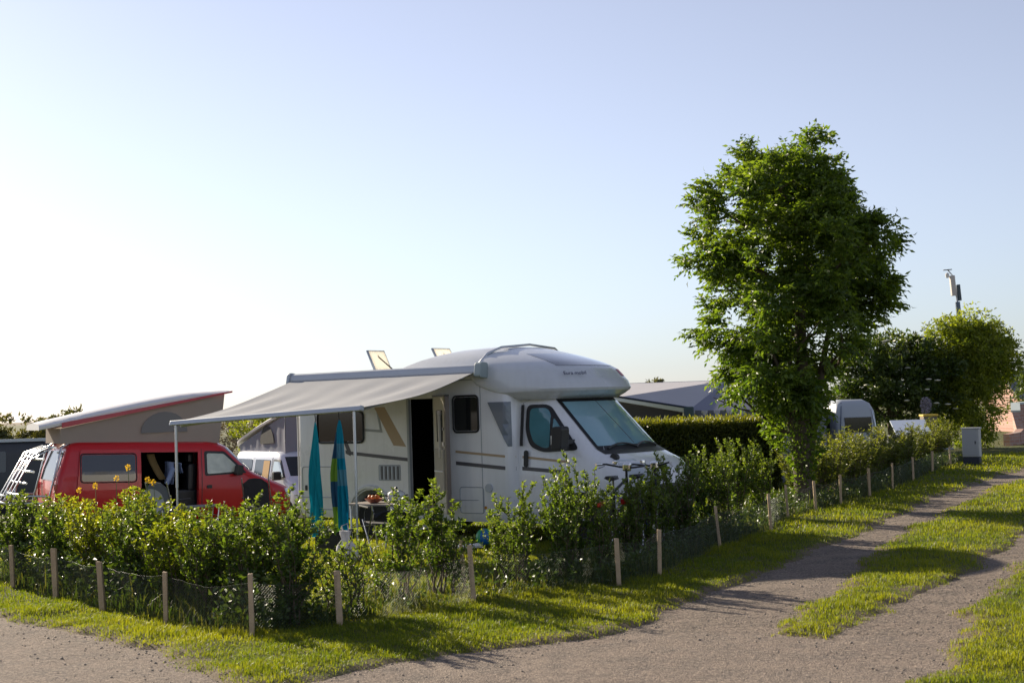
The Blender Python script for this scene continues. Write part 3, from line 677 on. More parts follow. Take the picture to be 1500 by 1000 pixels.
round_tree('bare_bush', 'grey-brown bare bush behind the raised red roof', (-10.1,47), [(0,0,2.6,1.1,.8),(1.0,0,2.5,1.0,.8),(-1.0,0,2.5,1.0,.8),(2,0,2.4,.9,.7)], leafmat('dry_leaf', (.10,.085,.075), (.18,.15,.13), transl=.1, rough=.8), 5200, .11, (.08, .6), 32)

# ---- clipped hedge
def clipped_hedge():
    rg = np.random.default_rng(77); x0, x1, y0, y1, h = 1.6, 5.3, 28.6, 29.7, 1.42
    t = thing('clipped_hedge', 'dark clipped hedge with sunlit flat top behind the motorhome nose', 'hedge', (0, 0, 0))
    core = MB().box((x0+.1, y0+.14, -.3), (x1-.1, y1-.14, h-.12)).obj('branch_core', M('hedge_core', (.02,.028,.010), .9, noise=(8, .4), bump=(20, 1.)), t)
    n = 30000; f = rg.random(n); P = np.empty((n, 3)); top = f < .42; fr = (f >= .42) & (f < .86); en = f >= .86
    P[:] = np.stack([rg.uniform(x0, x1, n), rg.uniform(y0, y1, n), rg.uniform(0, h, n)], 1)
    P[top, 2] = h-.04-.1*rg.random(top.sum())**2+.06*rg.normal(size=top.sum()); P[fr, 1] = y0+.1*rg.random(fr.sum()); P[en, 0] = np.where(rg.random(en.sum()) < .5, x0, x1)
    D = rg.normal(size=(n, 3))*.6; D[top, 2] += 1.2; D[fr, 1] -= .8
    leaf_obj('foliage', P, D, rg.uniform(.06, .11, n), rg.uniform(.025, .04, n), leafmat('hedge_leaf', (.03,.05,.010), (.17,.18,.018), rough=.5, transl=.35), rg, t, np.clip(rg.normal(.35, .2, n)+.5*top, 0, 1))  # top leaves tinted yellower: sunlight put into the leaf colour
clipped_hedge()

# ================================================================== vehicles
m_white = M('white_gelcoat', (.80,.80,.80), .28, coat=.4, noise=(1.2, .05), streak=.09); m_cabw = M('white_paint', (.79,.79,.80), .25, coat=.6, noise=(1.5, .04), streak=.08)
m_silver = M('silver_cap', (.62,.64,.66), .28, coat=.5, noise=(1.1, .06), streak=.08); m_black = M('black_plastic', (.016,.016,.018), .45); m_rubber = M('tyre_rubber', (.02,.02,.02), .85, noise=(20, .3))
m_alu = M('aluminium', (.55,.57,.60), .32, metal=.9); m_greym = M('grey_metal', (.42,.45,.49), .4, metal=.3, noise=(4, .1)); m_dglass = M('dark_glass', (.012,.014,.016), .08, spec=.8)
m_blind = M('pale_blind_glass', (.24,.42,.48), .10, spec=.8, coat=1., noise=(1.5, .12)); m_teal = M('cab_glass', (.07,.22,.26), .07, spec=.8, coat=1., noise=(2.5, .35))  # m_blind: sky reflected by the blinds is put into the pane colour
m_strD = M('charcoal_stripe', (.09,.085,.09), .4); m_strT = M('tan_stripe', (.46,.33,.20), .45); m_cream = M('cream_plastic', (.60,.55,.46), .5); m_greyp = M('grey_panel', (.17,.20,.24), .3, coat=.5)
m_awn = fabric('awning_cloth', (.41,.42,.44), .22, noise=(1.2, .06)); m_seam = M('seam_grey', (.36,.38,.40), .5); m_brown = M('door_trim', (.16,.125,.10), .5); m_inner = M('cabin_painted_shade', (.006,.005,.004), .9, spec=.1)  # m_inner: interior shade put into a near-black colour
m_rim = M('wheel_rim', (.5,.5,.52), .35, metal=.8); m_chrome = M('chrome', (.8,.8,.82), .08, metal=1.)

def wheel(x, y, r, parent, wd=.2, name='wheel'):
    w_ = MB().lathe([(r*.62, -wd*.45), (r*.9, -wd*.5), (r, -wd*.36), (r, wd*.36), (r*.9, wd*.5), (r*.62, wd*.45)], (x, y, r-.01), 28, 'y').obj(name, m_rubber, parent, smooth=40)
    MB().lathe([(.02, -wd*.46), (r*.2, -wd*.44), (r*.3, -wd*.36), (r*.55, -wd*.34), (r*.63, -wd*.46), (r*.63, wd*.46), (.02, wd*.3)], (x, y, r-.01), 24, 'y').obj('rim', m_rim, w_, smooth=40)
    return w_

def motorhome():
    t = thing('motorhome', 'white motorhome with grey awning rolled out and open side door', 'motorhome', (-3.35, 21.9, 0), math.atan2(-.6, .8))
    body = Shell([(.30,.06,4.18,1.06),(.40,0,4.2,1.1),(2.30,0,4.2,1.1),(2.40,.04,4.1,1.07),(2.455,.14,3.95,.98)], 3.98, 3., .09, 1.1)
    bo = body.build([.30,.34,.40,1.2,2.30,2.35,2.40,2.43,2.455]).obj('body', m_white, t, smooth=40)
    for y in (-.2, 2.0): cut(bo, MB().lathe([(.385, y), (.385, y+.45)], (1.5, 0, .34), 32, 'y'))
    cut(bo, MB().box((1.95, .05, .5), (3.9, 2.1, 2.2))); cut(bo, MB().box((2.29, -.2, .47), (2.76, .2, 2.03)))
    MB().box((1.97, .9, .52), (3.85, 2.05, 2.15)).obj('cabinet', m_inner, t); MB().box((1.955, .06, .54), (1.99, .89, 2.15)).obj('shade_liner', m_inner, t); MB().box((1.995, .06, 2.16), (3.85, .89, 2.19)).obj('cabin_ceiling', m_inner, t)  # near-black liners added over the white inner walls to paint the doorway's shade
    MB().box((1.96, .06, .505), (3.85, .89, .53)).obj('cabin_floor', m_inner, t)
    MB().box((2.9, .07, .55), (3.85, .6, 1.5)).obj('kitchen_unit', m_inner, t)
    cab = Shell([(.28,4,5.92,.90),(.45,4,6.02,.97),(.75,4,6.04,.975),(.95,4,5.98,.975),(1.10,4,5.83,.965),(1.22,4,5.54,.955),(1.28,4,5.40,.95),(1.95,4,4.76,.865),(2.03,4,4.64,.85)],
                lambda z: float(np.interp(z, [0, 1.0, 1.28, 2.03], [5.25, 5.25, 4.95, 4.25])), 2.7, .05, 1.1)
    co = cab.build([.28,.33,.45,.6,.75,.86,.95,1.03,1.10,1.16,1.22,1.28,1.4,1.55,1.7,1.85,1.95,2.03]).obj('cab', m_cabw, t, smooth=42)
    for y in (-.1, 1.75): cut(co, MB().lathe([(.385, y), (.385, y+.5)], (5.16, 0, .34), 32, 'y'))
    for x in (1.5, 5.16):
        for y in (.17, 2.03): wheel(x, y+(.05 if x > 4 else 0)*(1 if y < 1 else -1), .34, t)
    oc = Shell([(1.965,4.16,4.78,.97),(2.03,4.06,4.95,1.07),(2.075,3.90,5.06,1.122),(2.11,3.76,5.08,1.130),(2.20,3.52,5.04,1.130),(2.30,3.42,4.94,1.126),(2.38,3.40,4.86,1.118),(2.44,2.05,4.74,1.10),(2.50,2.15,4.58,1.06),(2.58,2.4,4.32,.99),(2.65,2.68,4.06,.88),(2.70,2.95,3.86,.72),(2.735,3.2,3.65,.45)],
               None, 2.4, .07, 1.1)
    oc.xs = lambda z: max(interp(oc.tab, z)[0]+.2, interp(oc.tab, z)[1]-.95)
    oc.build([1.965,2.03,2.07,2.075,2.085,2.11,2.15,2.20,2.25,2.30,2.34,2.38,2.44,2.50,2.54,2.58,2.62,2.65,2.68,2.70,2.72,2.735]).obj('overcab', m_silver, t, smooth=33)
    sp = lambda sh, poly, name, mat, eps=.005, par=t, th=.01: sh.side_panel(poly, eps, th).obj(name, mat, par)
    # glazing
    win = sp(body, rrect(.48,1.44,1.38,1.86,.06), 'window', m_dglass, .012); fw = MB().tube([(x, -.014, z) for x, z in rrect(.46,1.42,1.40,1.88,.07)], .016, 6, True).obj('window_frame', m_black, win, smooth=60)
    win = sp(body, rrect(3.14,1.565,3.55,2.03,.05), 'window', m_dglass, .012); MB().tube([(x, -.012, z) for x, z in rrect(3.12,1.545,3.57,2.05,.06)], .014, 6, True).obj('window_frame', m_black, win, smooth=60)
    bw = sp(cab, rpoly([(4.25,1.90),(4.60,1.90),(5.13,1.28),(4.55,1.25),(4.33,1.33),(4.24,1.55)], .09), 'door_window', m_black, .016)
    sp(cab, rpoly([(4.31,1.85),(4.58,1.85),(4.655,1.76),(4.655,1.31),(4.56,1.31),(4.39,1.38),(4.31,1.57)], .07), 'pane', m_teal, .021, bw)
    sp(cab, rpoly([(4.70,1.72),(4.93,1.45),(4.92,1.33),(4.70,1.31)], .04), 'pane', m_teal, .021, bw)
    ws = cab.front_panel(-.77, .77, 1.27, 1.965, .012, 22, 8, .06).obj('windscreen', m_black, t, smooth=60)
    cab.front_panel(-.725, .725, 1.32, 1.925, .019, 22, 8, .06).obj('pane', m_blind, ws, smooth=60)
    MB().tube([(cab.x_at(y, z)+.012, 1.1+y, z) for y, z in ((-.02,1.93),(.0,1.75),(.03,1.55),(.05,1.33))], .010, 5).obj('blind_fold', m_strD, ws, smooth=60)
    for y0, y1 in ((-.62, .05), (.0, .62)):
        MB().tube([(cab.x_at(y0+(y1-y0)*k/6, 1.28+.05*math.sin(k/6*3.1))+.035, 1.1+y0+(y1-y0)*k/6, 1.285+.06*math.sin(k/6*3.1)) for k in range(7)], .013, 5).obj('wiper', m_black, t, smooth=60)
    cab.front_panel(-.77, .77, 1.215, 1.28, .014, 20, 3).obj('scuttle', m_black, t, smooth=60)
    sp(body, [(3.74,1.95),(4.10,1.95),(4.10,1.34),(4.06,1.34)], 'side_trim', m_greyp, .016); sp(cab, [(4.18,1.9),(4.225,1.9),(4.225,1.34),(4.18,1.34)], 'door_post', m_black, .05)
    # seams, stripes and flaps
    for z0, z1, x0, x1, mt, sh, nm in ((1.285,1.245,1.02,1.12,m_strD,body,'stripe'),(1.265,1.165,1.10,2.24,m_strD,body,'stripe'),(1.115,1.035,3.14,4.12,m_strD,body,'stripe'),(1.275,1.195,3.14,4.12,m_strT,body,'stripe'),(1.035,.985,4.2,4.95,m_strD,cab,'stripe'),(1.19,1.12,4.2,4.98,m_strT,cab,'stripe')):
        hgt = .05 if mt is m_strD else .032
        sp(sh, [(x0, z0-hgt/2), (x1, z1-hgt/2), (x1, z1+hgt/2), (x0, z0+hgt/2)], nm, mt, .004)
    sp(body, [(.98,1.44),(1.05,1.44),(1.14,1.27),(1.06,1.27)], 'stripe', m_strD, .0045); sp(body, [(1.62,1.93),(1.82,1.93),(2.22,1.35),(1.98,1.37)], 'swoosh', m_strT, .004)
    sp(body, [(1.42,1.62),(1.72,1.60),(1.66,1.86),(1.70,1.86),(1.77,1.56),(1.42,1.585)], 'swoosh', m_seam, .0035)
    for pl, nm in ((rrect(.10,.42,.80,1.06,.05), 'locker_door'), (rrect(3.2,.42,3.62,.78,.04), 'locker_door')):
        MB().tube([(x, -.002, z) for x, z in pl], .007, 5, True).obj(nm, m_seam, t, smooth=60)
    sp(body, rrect(.16,.70,.20,.78,.015), 'lock', m_black, .012)
    sp(body, [(3.60,.42),(3.612,.42),(3.612,2.3),(3.60,2.3)], 'seam', m_seam, .003)
    for x0, x1, z_ in ((.02,1.06,.60),(1.94,2.26,.60),(2.80,4.1,.60),(.02,2.26,2.27),(2.80,4.05,2.27)):   # rubber strips between the side panels
        MB().tube([(x0,-.003,z_),((x0+x1)/2,-.003,z_),(x1,-.003 if x1 < 3.95 else 1.1-body.y_at(x1,z_)-.003,z_)], .006, 5).obj('panel_joint', m_seam, t, smooth=60)
    MB().tube([(.05,.012,.36),(.012,.012,.5),(.012,.012,2.25),(.05,.03,2.36)], .012, 6).obj('corner_trim', m_seam, t, smooth=60)
    for x_ in (.95, 2.2, 3.65): MB().lathe([(.022,-.012),(.022,0)], (x_,0,.50), 10, 'y').obj('side_marker', M('amber_lens', (.5,.2,.02), .3), t, smooth=50)
    g = sp(body, rrect(1.68,.86,2.1,1.09,.02), 'fridge_vent', m_seam, .010)
    for k in range(10): MB().box((1.70+k*.039, -.017, .88), (1.722+k*.039, -.010, 1.07)).obj('slat', m_strD if k % 2 else m_greym, g)
    MB().tube([(1.5+.43*math.cos(R(a)), -.012, .34+.43*math.sin(R(a))) for a in range(0, 181, 12)], .03, 6).obj('wheel_arch', m_white, t, smooth=60)
    MB().lathe([(.06, -.022), (.06, -.002), (.045, .01)], (3.72, -.0, .77), 16, 'y').obj('fuel_cap', m_greym, t, smooth=40)
    sp(cab, rrect(4.24,1.055,4.31,1.28,.03), 'door_handle', m_black, .03)
    for pl in ([(4.18,.42),(4.18,1.93),(4.3,1.97),(4.76,1.95),(5.36,1.26),(5.40,.9),(5.25,.8)],):
        MB().tube([(x, 1.1-cab.y_at(x, z)-.001, z) for x, z in pl], .006, 5).obj('door_seam', m_seam, t, smooth=60)
    MB().lathe([(.055, -.03), (.06, 0), (.05, .05)], (5.55, 1.1-cab.y_at(5.55, 1.16), 1.165), 18, 'y').obj('indicator', m_black, t, smooth=40)
    mi = rpoly([(4.90,1.29),(5.06,1.29),(5.08,1.60),(4.92,1.60)], .05); MB().prism(mi, -.17, .02).obj('wing_mirror', m_black, t, bevel=.015); MB().box((4.96, .0, 1.36), (5.03, .24, 1.42)).obj('mirror_arm', m_black, t)
    MB().box((4.888, -.15, 1.36), (4.903, -.02, 1.48)).obj('mirror_glass', m_alu, t)
    for s in (-1, 1):
        cab.front_panel(*((.50*s, .80*s) if s > 0 else (-.80, -.50)), .92, 1.14, .008, 8, 4).obj('headlight', M('lamp_lens', (.55,.6,.62), .08, coat=1.), t, smooth=60)
    cab.front_panel(-.55, .55, .55, .80, .01, 10, 3).obj('grille', m_black, t, smooth=60); cab.front_panel(-.9, .9, .30, .50, .012, 14, 3).obj('bumper', m_black, t, smooth=60)
    oc.front_panel(-.70, .62, 2.425, 2.61, .012, 18, 5, .12).obj('skylight', M('roof_glass', (.05,.065,.09), .1, coat=1.), t, smooth=60)
    oc.front_panel(.50, .72, 2.27, 2.37, .006, 5, 3).obj('emblem', M('emblem_red', (.50,.10,.16), .4), t, smooth=60)
    # lettering on the overcab corner
    cu = bpy.data.curves.new('lettering', 'FONT'); cu.body = 'Eura mobil'; cu.size = .085; cu.shear = .25; cu.extrude = .002; cu.align_x = 'CENTER'
    lo = bpy.data.objects.new('lettering', cu); COL.objects.link(lo); dg = bpy.context.evaluated_depsgraph_get(); me = bpy.data.meshes.new_from_object(lo.evaluated_get(dg)); bpy.data.objects.remove(lo); lo = bpy.data.objects.new('lettering', me); COL.objects.link(lo); me.materials.clear(); me.materials.append(M('navy_print', (.01,.015,.06), .4)); lo.parent = t
    y_ = -.62; z_ = 2.27; p = Vector((oc.x_at(y_, z_), 1.1+y_, z_)); tx = (Vector((oc.x_at(y_+.14, z_), 1.1+y_+.14, z_))-Vector((oc.x_at(y_-.14, z_), 1.1+y_-.14, z_))).normalized()
    tz = (Vector((oc.x_at(y_, z_+.03), 1.1+y_, z_+.03))-Vector((oc.x_at(y_, z_-.03), 1.1+y_, z_-.03))).normalized(); nn = tx.cross(tz).normalized()
    if nn.x < 0: tx = -tx; nn = -nn
    tz = nn.cross(tx); lo.matrix_local = Matrix(((tx.x, tz.x, nn.x, p.x+nn.x*.035), (tx.y, tz.y, nn.y, p.y+nn.y*.035), (tx.z, tz.z, nn.z, p.z+nn.z*.035), (0, 0, 0, 1)))
    # roof
    MB().tube([(3.55,.02,2.40),(3.57,.05,2.50),(3.60,.2,2.63),(3.66,.45,2.72),(3.68,1.1,2.765),(3.66,1.75,2.72),(3.60,2.0,2.63),(3.57,2.15,2.5)], .018, 8).obj('roof_rail', m_alu, t, smooth=60)
    m_acr = fabric('milky_acrylic', (.80,.78,.72), .85, .3)
    for (x, y, s, a, z) in ((1.15, .75, .37, 26, 2.46), (2.12, 1.2, .40, 30, 2.44)):
        rt = Matrix.Rotation(R(-a), 4, 'Y') @ Matrix.Scale(1, 4); h = MB().box((-.02, -s/2, 0), (.02, s/2, s), rt, (x, y, z)).obj('roof_hatch', m_acr, t, bevel=.012)
        MB().tube([tuple(rt @ Vector(q_)+Vector((x, y, z))) for q_ in ((0,-s/2,0),(0,-s/2,s),(0,s/2,s),(0,s/2,0))], .02, 6, True).obj('hatch_frame', m_greym, h, smooth=60)
        MB().tube([(x+.3, y, z-.04), tuple(rt @ Vector((0, 0, s*.8))+Vector((x, y, z)))], .010, 5).obj('hatch_strut', m_black, h)
        MB().box((x-.08, y-s/2-.05, z-.06), (x+s+.05, y+s/2+.05, z+.02)).obj('hatch_base', m_greym, h, bevel=.015)
    MB().box((.3, .5, 2.44), (.95, 1.6, 2.50)).obj('solar_panel', m_dglass, t, bevel=.008)
    # awning
    MB().prism(rpoly([(-.16,2.34),(-.01,2.31),(-.01,2.47),(-.13,2.485)], .05), .03, 3.66, 'x').obj('awning_case', m_greym, t, smooth=50)
    MB().prism(rpoly([(-.21,2.30),(-.005,2.28),(-.005,2.50),(-.17,2.51)], .05), 3.66, 3.77, 'x').obj('awning_end_cap', M('cap_grey', (.30,.36,.36), .45), t, bevel=.01)
    MB().prism(rpoly([(-.19,2.31),(-.005,2.29),(-.005,2.49),(-.15,2.50)], .05), -.03, .03, 'x').obj('awning_end_cap', m_greym, t, bevel=.01)
    P = []; OUT = -2.45; zb = lambda x: 1.80+.125*x/3.6
    for i in range(25):
        v = i/24; P.append([(.06+3.56*j/30, -.15+(OUT+.15)*v, 2.36*(1-v)+zb(.06+3.56*j/30)*v-.06*math.sin(math.pi*v)-.010*math.sin(math.pi*v)*math.sin(j*1.1)-.012*v*math.sin(math.pi*j/30)+.006*math.sin(j*.9+v*7)*math.sin(math.pi*v)) for j in range(31)])
    MB().grid(P).obj('awning_fabric', m_awn, t, smooth=60, solid=.004)
    MB().add([(x, OUT+dy, zb(x)+dz) for x in (.02, 3.66) for dy, dz in ((-.045,-.03),(.03,-.045),(.04,.02),(-.02,.035))], [(0,1,5,4),(1,2,6,5),(2,3,7,6),(3,0,4,7),(3,2,1,0),(4,5,6,7)]).obj('awning_bar', m_greym, t, bevel=.012)
    for x in (.12, 3.52):
        gzz = gz1(-3.35+.8*x+.6*OUT, 21.9-.6*x+.8*OUT)
        p_ = MB().tube([(x, OUT, zb(x)-.03), (x, OUT, .9)], .019, 8).tube([(x, OUT, .95), (x, OUT, gzz+.01)], .014, 8).obj('awning_pole', m_alu, t, smooth=60); MB().box((x-.05, OUT-.05, gzz+.0), (x+.05, OUT+.05, gzz+.015)).obj('foot_plate', m_black, p_)
        MB().tube([(x+(.1 if x < 1 else -.1), -.13, 2.30), ((x+.9 if x < 1 else x-.9), -1.2, 1.93), (x+(.05 if x < 1 else -.05), OUT+.04, zb(x)-.05)], .016, 6).obj('awning_arm', m_alu, t, smooth=60)
    # open door, hinged at the front edge of its opening and swung round
    hx, fi = 2.775, R(150); d = Vector((-math.cos(fi), -math.sin(fi), 0)); nrm = Vector((-d.y, d.x, 0))*-1   # nrm: the inner face's side
    rot = Matrix(((d.x, nrm.x, 0), (d.y, nrm.y, 0), (0, 0, 1)))
    def DB(a, b): return MB().box(a, b, rot, (hx, -.03, 0))
    dr = DB((0, -.04, .42), (.50, 0, 2.06)).obj('entrance_door', m_cream, t, bevel=.012)
    DB((.455, -.05, .42), (.515, .012, 2.07)).obj('door_edge', m_brown, dr, bevel=.006); DB((.0, -.05, 2.05), (.515, .012, 2.075)).obj('door_edge', m_black, dr)
    DB((.15, 0, 1.42), (.36, .012, 1.86)).obj('door_window', m_dglass, dr); DB((.07, .001, .70), (.42, .03, 1.32)).obj('door_pocket', M('pocket_beige', (.42,.38,.31), .6), dr, bevel=.008)
    DB((.30, .012, 1.20), (.33, .05, 1.80)).obj('grab_handle', m_cream, dr, bevel=.008); DB((.42, .012, 1.36), (.45, .03, 1.42)).obj('latch', m_chrome, dr); DB((.42, .012, 1.58), (.44, .03, 1.62)).obj('latch', m_chrome, dr); DB((.10, .03, 1.00), (.40, .045, 1.02)).obj('pocket_rim', m_white, dr)
    for x in (2.275, 2.775): MB().box((x-.02, -.015, .44), (x+.02, .03, 2.06)).obj('door_frame', m_seam, t)
    MB().box((2.28, -.30, .20), (2.75, .0, .24)).obj('step', m_greym, t, bevel=.008)
    return t
motorhome()

def camper(name, label, loc, rz, paint, canvas, lidmat, trim, opts):
    t = thing(name, label, 'van', loc, rz)
    sh = Shell([(.25,.10,4.60,.84),(.42,0,4.75,.91),(.70,0,4.77,.92),(.86,.0,4.68,.92),(.98,.01,4.42,.915),(1.15,.03,4.0,.905),(1.22,.05,3.88,.90),(1.72,.20,3.40,.81),(1.80,.28,3.24,.75),(1.84,.42,3.05,.6)],
               lambda z: float(np.interp(z, [0, .9, 1.22, 1.84], [4.1, 4.0, 3.45, 2.75])), 2.8, .1)
    bo = sh.build([.25,.30,.42,.55,.70,.78,.86,.92,.98,1.06,1.15,1.22,1.35,1.5,1.62,1.72,1.76,1.80,1.84]).obj('body', paint, t, smooth=42)
    for x in (.95, 3.85):
        for y in (-1.0, .68): cut(bo, MB().lathe([(.36, y), (.36, y+.32)], (x, 0, .32), 28, 'y'))
        for y in (-.76, .76): wheel(x, y, .32, t)
    sp = lambda poly, nm, mat, eps=.006, par=t, th=.015: sh.side_panel(poly, eps, th).obj(nm, mat, par)
    if opts.get('open'):
        cut(bo, MB().box((.35, -.80, .36), (3.1, .76, 1.70))); cut(bo, MB().box((1.56, -1.2, .38), (2.68, -.5, 1.62)))
        MB().box((.4, .60, .38), (3.0, .74, 1.68)).obj('lining', m_inner, t); MB().box((.37, -.78, .37), (3.08, .59, .40)).obj('van_floor', m_inner, t)  # near-black lining paints interior shade over the red inner walls
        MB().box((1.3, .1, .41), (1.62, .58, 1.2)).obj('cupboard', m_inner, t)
        d = sh.side_panel(rpoly([(.32,.42),(1.55,.42),(1.55,1.68),(.42,1.68)], .06), .055, .04).obj('sliding_door', paint, t)
        g = sh.side_panel(rrect(.44,1.06,1.44,1.58,.05), .062, .005).obj('door_window', m_dglass, d)
        MB().tube([(x, -(sh.y_at(x, z)+.06), z) for x, z in rrect(.42,1.04,1.46,1.60,.06)], .012, 5, True).obj('window_seal', m_black, g, smooth=60)
        st = MB().box((2.35,-.62,.41), (2.75,-.16,.85)).obj('front_seat', m_black, t, bevel=.05)
        MB().box((2.55,-.62,.80), (2.72,-.16,1.38)).obj('seat_back', m_black, st, bevel=.07); MB().box((2.58,-.5,1.40), (2.68,-.28,1.58)).obj('head_rest', m_black, st, bevel=.04)
    else:
        for x0, x1 in ((.42,1.42),(1.62,2.62)):
            g = sp(rrect(x0,1.12,x1,1.62,.05), 'side_window', m_dglass, .01)
        for x in (1.52, 2.70): sp([(x,.4),(x+.012,.4),(x+.012,1.66),(x,1.66)], 'door_seam', m_seam, .003)
        if opts.get('curtain'): sp(rrect(2.2,1.14,2.6,1.6,.03), 'curtain', M('orange_curtain', (.45,.26,.08), .8), .014)
    fd = rpoly([(2.80,1.64),(3.22,1.63),(3.66,1.18),(2.80,1.13)], .05)
    bk = sp(fd, 'cab_window', m_black, .006); sp(rpoly([(2.85,1.59),(3.19,1.58),(3.56,1.22),(2.85,1.17)], .04), 'pane', opts['pane'], .012, bk)
    sp([(2.74,.42),(2.752,.42),(2.752,1.68),(2.74,1.68)], 'door_seam', m_black, .004); sp(rrect(2.84,.88,2.94,.95,.015), 'door_handle', m_black, .022)
    ws = sh.front_panel(-.78, .78, 1.24, 1.70, .006, 16, 5, .08).obj('windscreen', m_dglass, t, smooth=60)
    for s in (-1, 1): sh.front_panel(*((.48, .80) if s > 0 else (-.80, -.48)), .66, .84, .008, 8, 3).obj('headlight', MATS['lamp_lens'], t, smooth=60)
    sh.front_panel(-.46, .46, .66, .80, .008, 8, 3).obj('grille', m_black, t, smooth=60); sh.front_panel(-.88, .88, .30, .46, .02, 14, 3).obj('bumper', trim, t, smooth=60)
    MB().prism(rpoly([(3.36,1.14),(3.50,1.14),(3.52,1.34),(3.40,1.36)], .04), -1.13, -.93).obj('wing_mirror', m_black, t, bevel=.02)
    # raised roof: lid hinged at the rear, cloth sides below
    r0, r1 = opts['lid']; a = math.atan2(r1-r0, 3.2); n = 14; rings = []
    for k in range(n+1):
        u = k/n; x = -.28+3.68*u; zz = r0+(r1-r0)*u+.05*math.sin(math.pi*u); hw = .74*(1-.25*max(0, (u-.8)/.2)**2)*(1-.2*max(0, (.1-u)/.1)); th = .11*(1-.55*max(0, (u-.75)/.25))
        rings.append([(x, -hw, zz), (x, -hw-.01, zz+th*.5), (x, -hw+.08, zz+th), (x, 0, zz+th*1.35), (x, hw-.08, zz+th), (x, hw+.01, zz+th*.5), (x, hw, zz)])
    lid = MB().rings(rings).obj('roof_lid', lidmat, t, smooth=50)
    if opts.get('edge'):
        for s in (-1, 1): MB().prism([(.10, r0+.20*(r1-r0)*.3+.0), (3.38, r1+.0), (3.38, r1+.035), (.10, r0+.20*(r1-r0)*.3+.10)], s*.765-.012, s*.765+.012).obj('lid_edge', opts['edge'], lid)
    zl = lambda x: r0+(r1-r0)*x/3.38+.01
    P = []
    for k in range(21):
        x = .10+3.05*k/20; P.append([(x+.10*(v/5)*(k/20), -.66+.02*math.sin(k*2.1)*math.sin(math.pi*v/5)-.02*(v/5), 1.80*(1-v/5)+zl(x+.1*(v/5)*(k/20))*(v/5)) for v in range(6)])
    for sgn in (1, -1): MB().grid([[(p[0], p[1]*sgn, p[2]) for p in r_] for r_ in P]).obj('roof_canvas', canvas, t, smooth=60)
    for x in (.10, 3.15):
        xe = x+(.10 if x > 1 else 0); MB().grid([[(x+(xe-x)*v/3, y, 1.80*(1-v/3)+zl(xe)*v/3) for y in (-.67, -.3, .3, .67)] for v in range(4)]).obj('roof_canvas', canvas, t, smooth=60)
    wn = [(2.05+.95*math.cos(R(q_))*.48, 2.0+.0+.42*math.sin(R(q_))*opts.get('wh', 1)) for q_ in range(0, 181, 15)]
    MB().add([(x, -.70, z+.04*(x-1.6)) for x, z in wn], [tuple(range(len(wn)))]).obj('canvas_window', opts['mesh'], t, solid=.006)
    return t, sh
m_red = M('red_paint', (.52,.009,.014), .3, spec=.35, coat=.3, noise=(2, .08)); m_tan = fabric('tan_canvas', (.42,.37,.33), .3, noise=(3, .08)); m_lidw = M('lid_white', (.74,.72,.71), .4)
m_grycv = fabric('grey_canvas', (.30,.31,.37), .25, noise=(3, .08)); m_rededge = M('lid_red', (.42,.03,.055), .4); m_meshw = M('canvas_mesh', (.20,.19,.19), .9); m_meshd = M('canvas_mesh_dark', (.045,.045,.045), .9)
m_sun = M('sunshade_pane', (.50,.52,.42), .15, coat=1., noise=(7, .35)); m_palepane = M('pale_pane', (.45,.55,.60), .1, coat=1.)
rv, rsh = camper('camper_van', 'red camper van with raised white pop-up roof and open sliding door', (-9.38, 28.39, -.37), R(30), m_red, m_tan, m_lidw, m_red, dict(open=1, lid=(2.06, 2.84), edge=m_rededge, pane=m_sun, mesh=m_meshw))
rv.rotation_euler = (0, R(2.0), R(30)); rv.scale = (1.05, 1, 1)
# rear of the red van: tailgate glass, lamps, bicycle carrier and its bars
P = [[(interp(rsh.tab, z)[0]-.012, y, z) for y in (-.66, 0, .66)] for z in (1.08, 1.3, 1.5, 1.66)]; tg = MB().grid(P).obj('tailgate_window', m_dglass, rv)
for s in (-1, 1): MB().box((-.02, s*.80-.06, .72), (.05, s*.80+.06, 1.02)).obj('tail_lamp', M('tail_red', (.35,.01,.01), .2, coat=1.), rv, bevel=.01)
rk = MB().tube([(-.02,-.68,.55),(-.12,-.70,.60),(.12,-.66,1.72),(.30,-.62,1.82),(.30,.62,1.82),(.12,.66,1.72),(-.12,.70,.60),(-.02,.68,.55)], .022, 8).obj('bicycle_carrier', m_alu, rv, smooth=60)
for z, o in ((1.72, .20), (1.50, .34), (1.26, .44), (1.04, .52), (.82, .60)): MB().tube([(interp(rsh.tab, z)[0]-o, -.69, z), (interp(rsh.tab, z)[0]-o-.06, 0, z), (interp(rsh.tab, z)[0]-o, .69, z)], .024, 8).obj('carrier_bar', m_alu, rk, smooth=60)
for y in (-.42, .0, .4): MB().tube([(.05, y, 1.74), (-.42, y+.05, 1.45), (-.62, y+.1, .95), (-.66, y+.1, .66)], .018, 8).obj('carrier_upright', m_alu, rk, smooth=60)
for z in (.66, .80): MB().tube([(-.12, -.66, z-.02), (-.85, -.62, z), (-.85, .62, z), (-.12, .66, z-.02)], .02, 8).obj('carrier_rail', m_alu, rk, smooth=60)
for y in (-.5, -.15, .2, .5): MB().tube([(-.80, y, .7), (-.35, y-.12, 1.62), (-.02, y-.2, 1.76)], .013, 6).obj('carrier_arm', m_alu, rk, smooth=60)
camper('camper_van', 'white camper van with grey pop-up roof beyond the red van', (-6.85, 38.6, gz1(-6.0, 37)), R(-58), M('white_van_paint', (.62,.66,.74), .3, coat=.5), m_grycv, m_lidw, m_black, dict(lid=(1.93, 2.78), pane=m_palepane, mesh=m_meshd, curtain=1, wh=1.1))
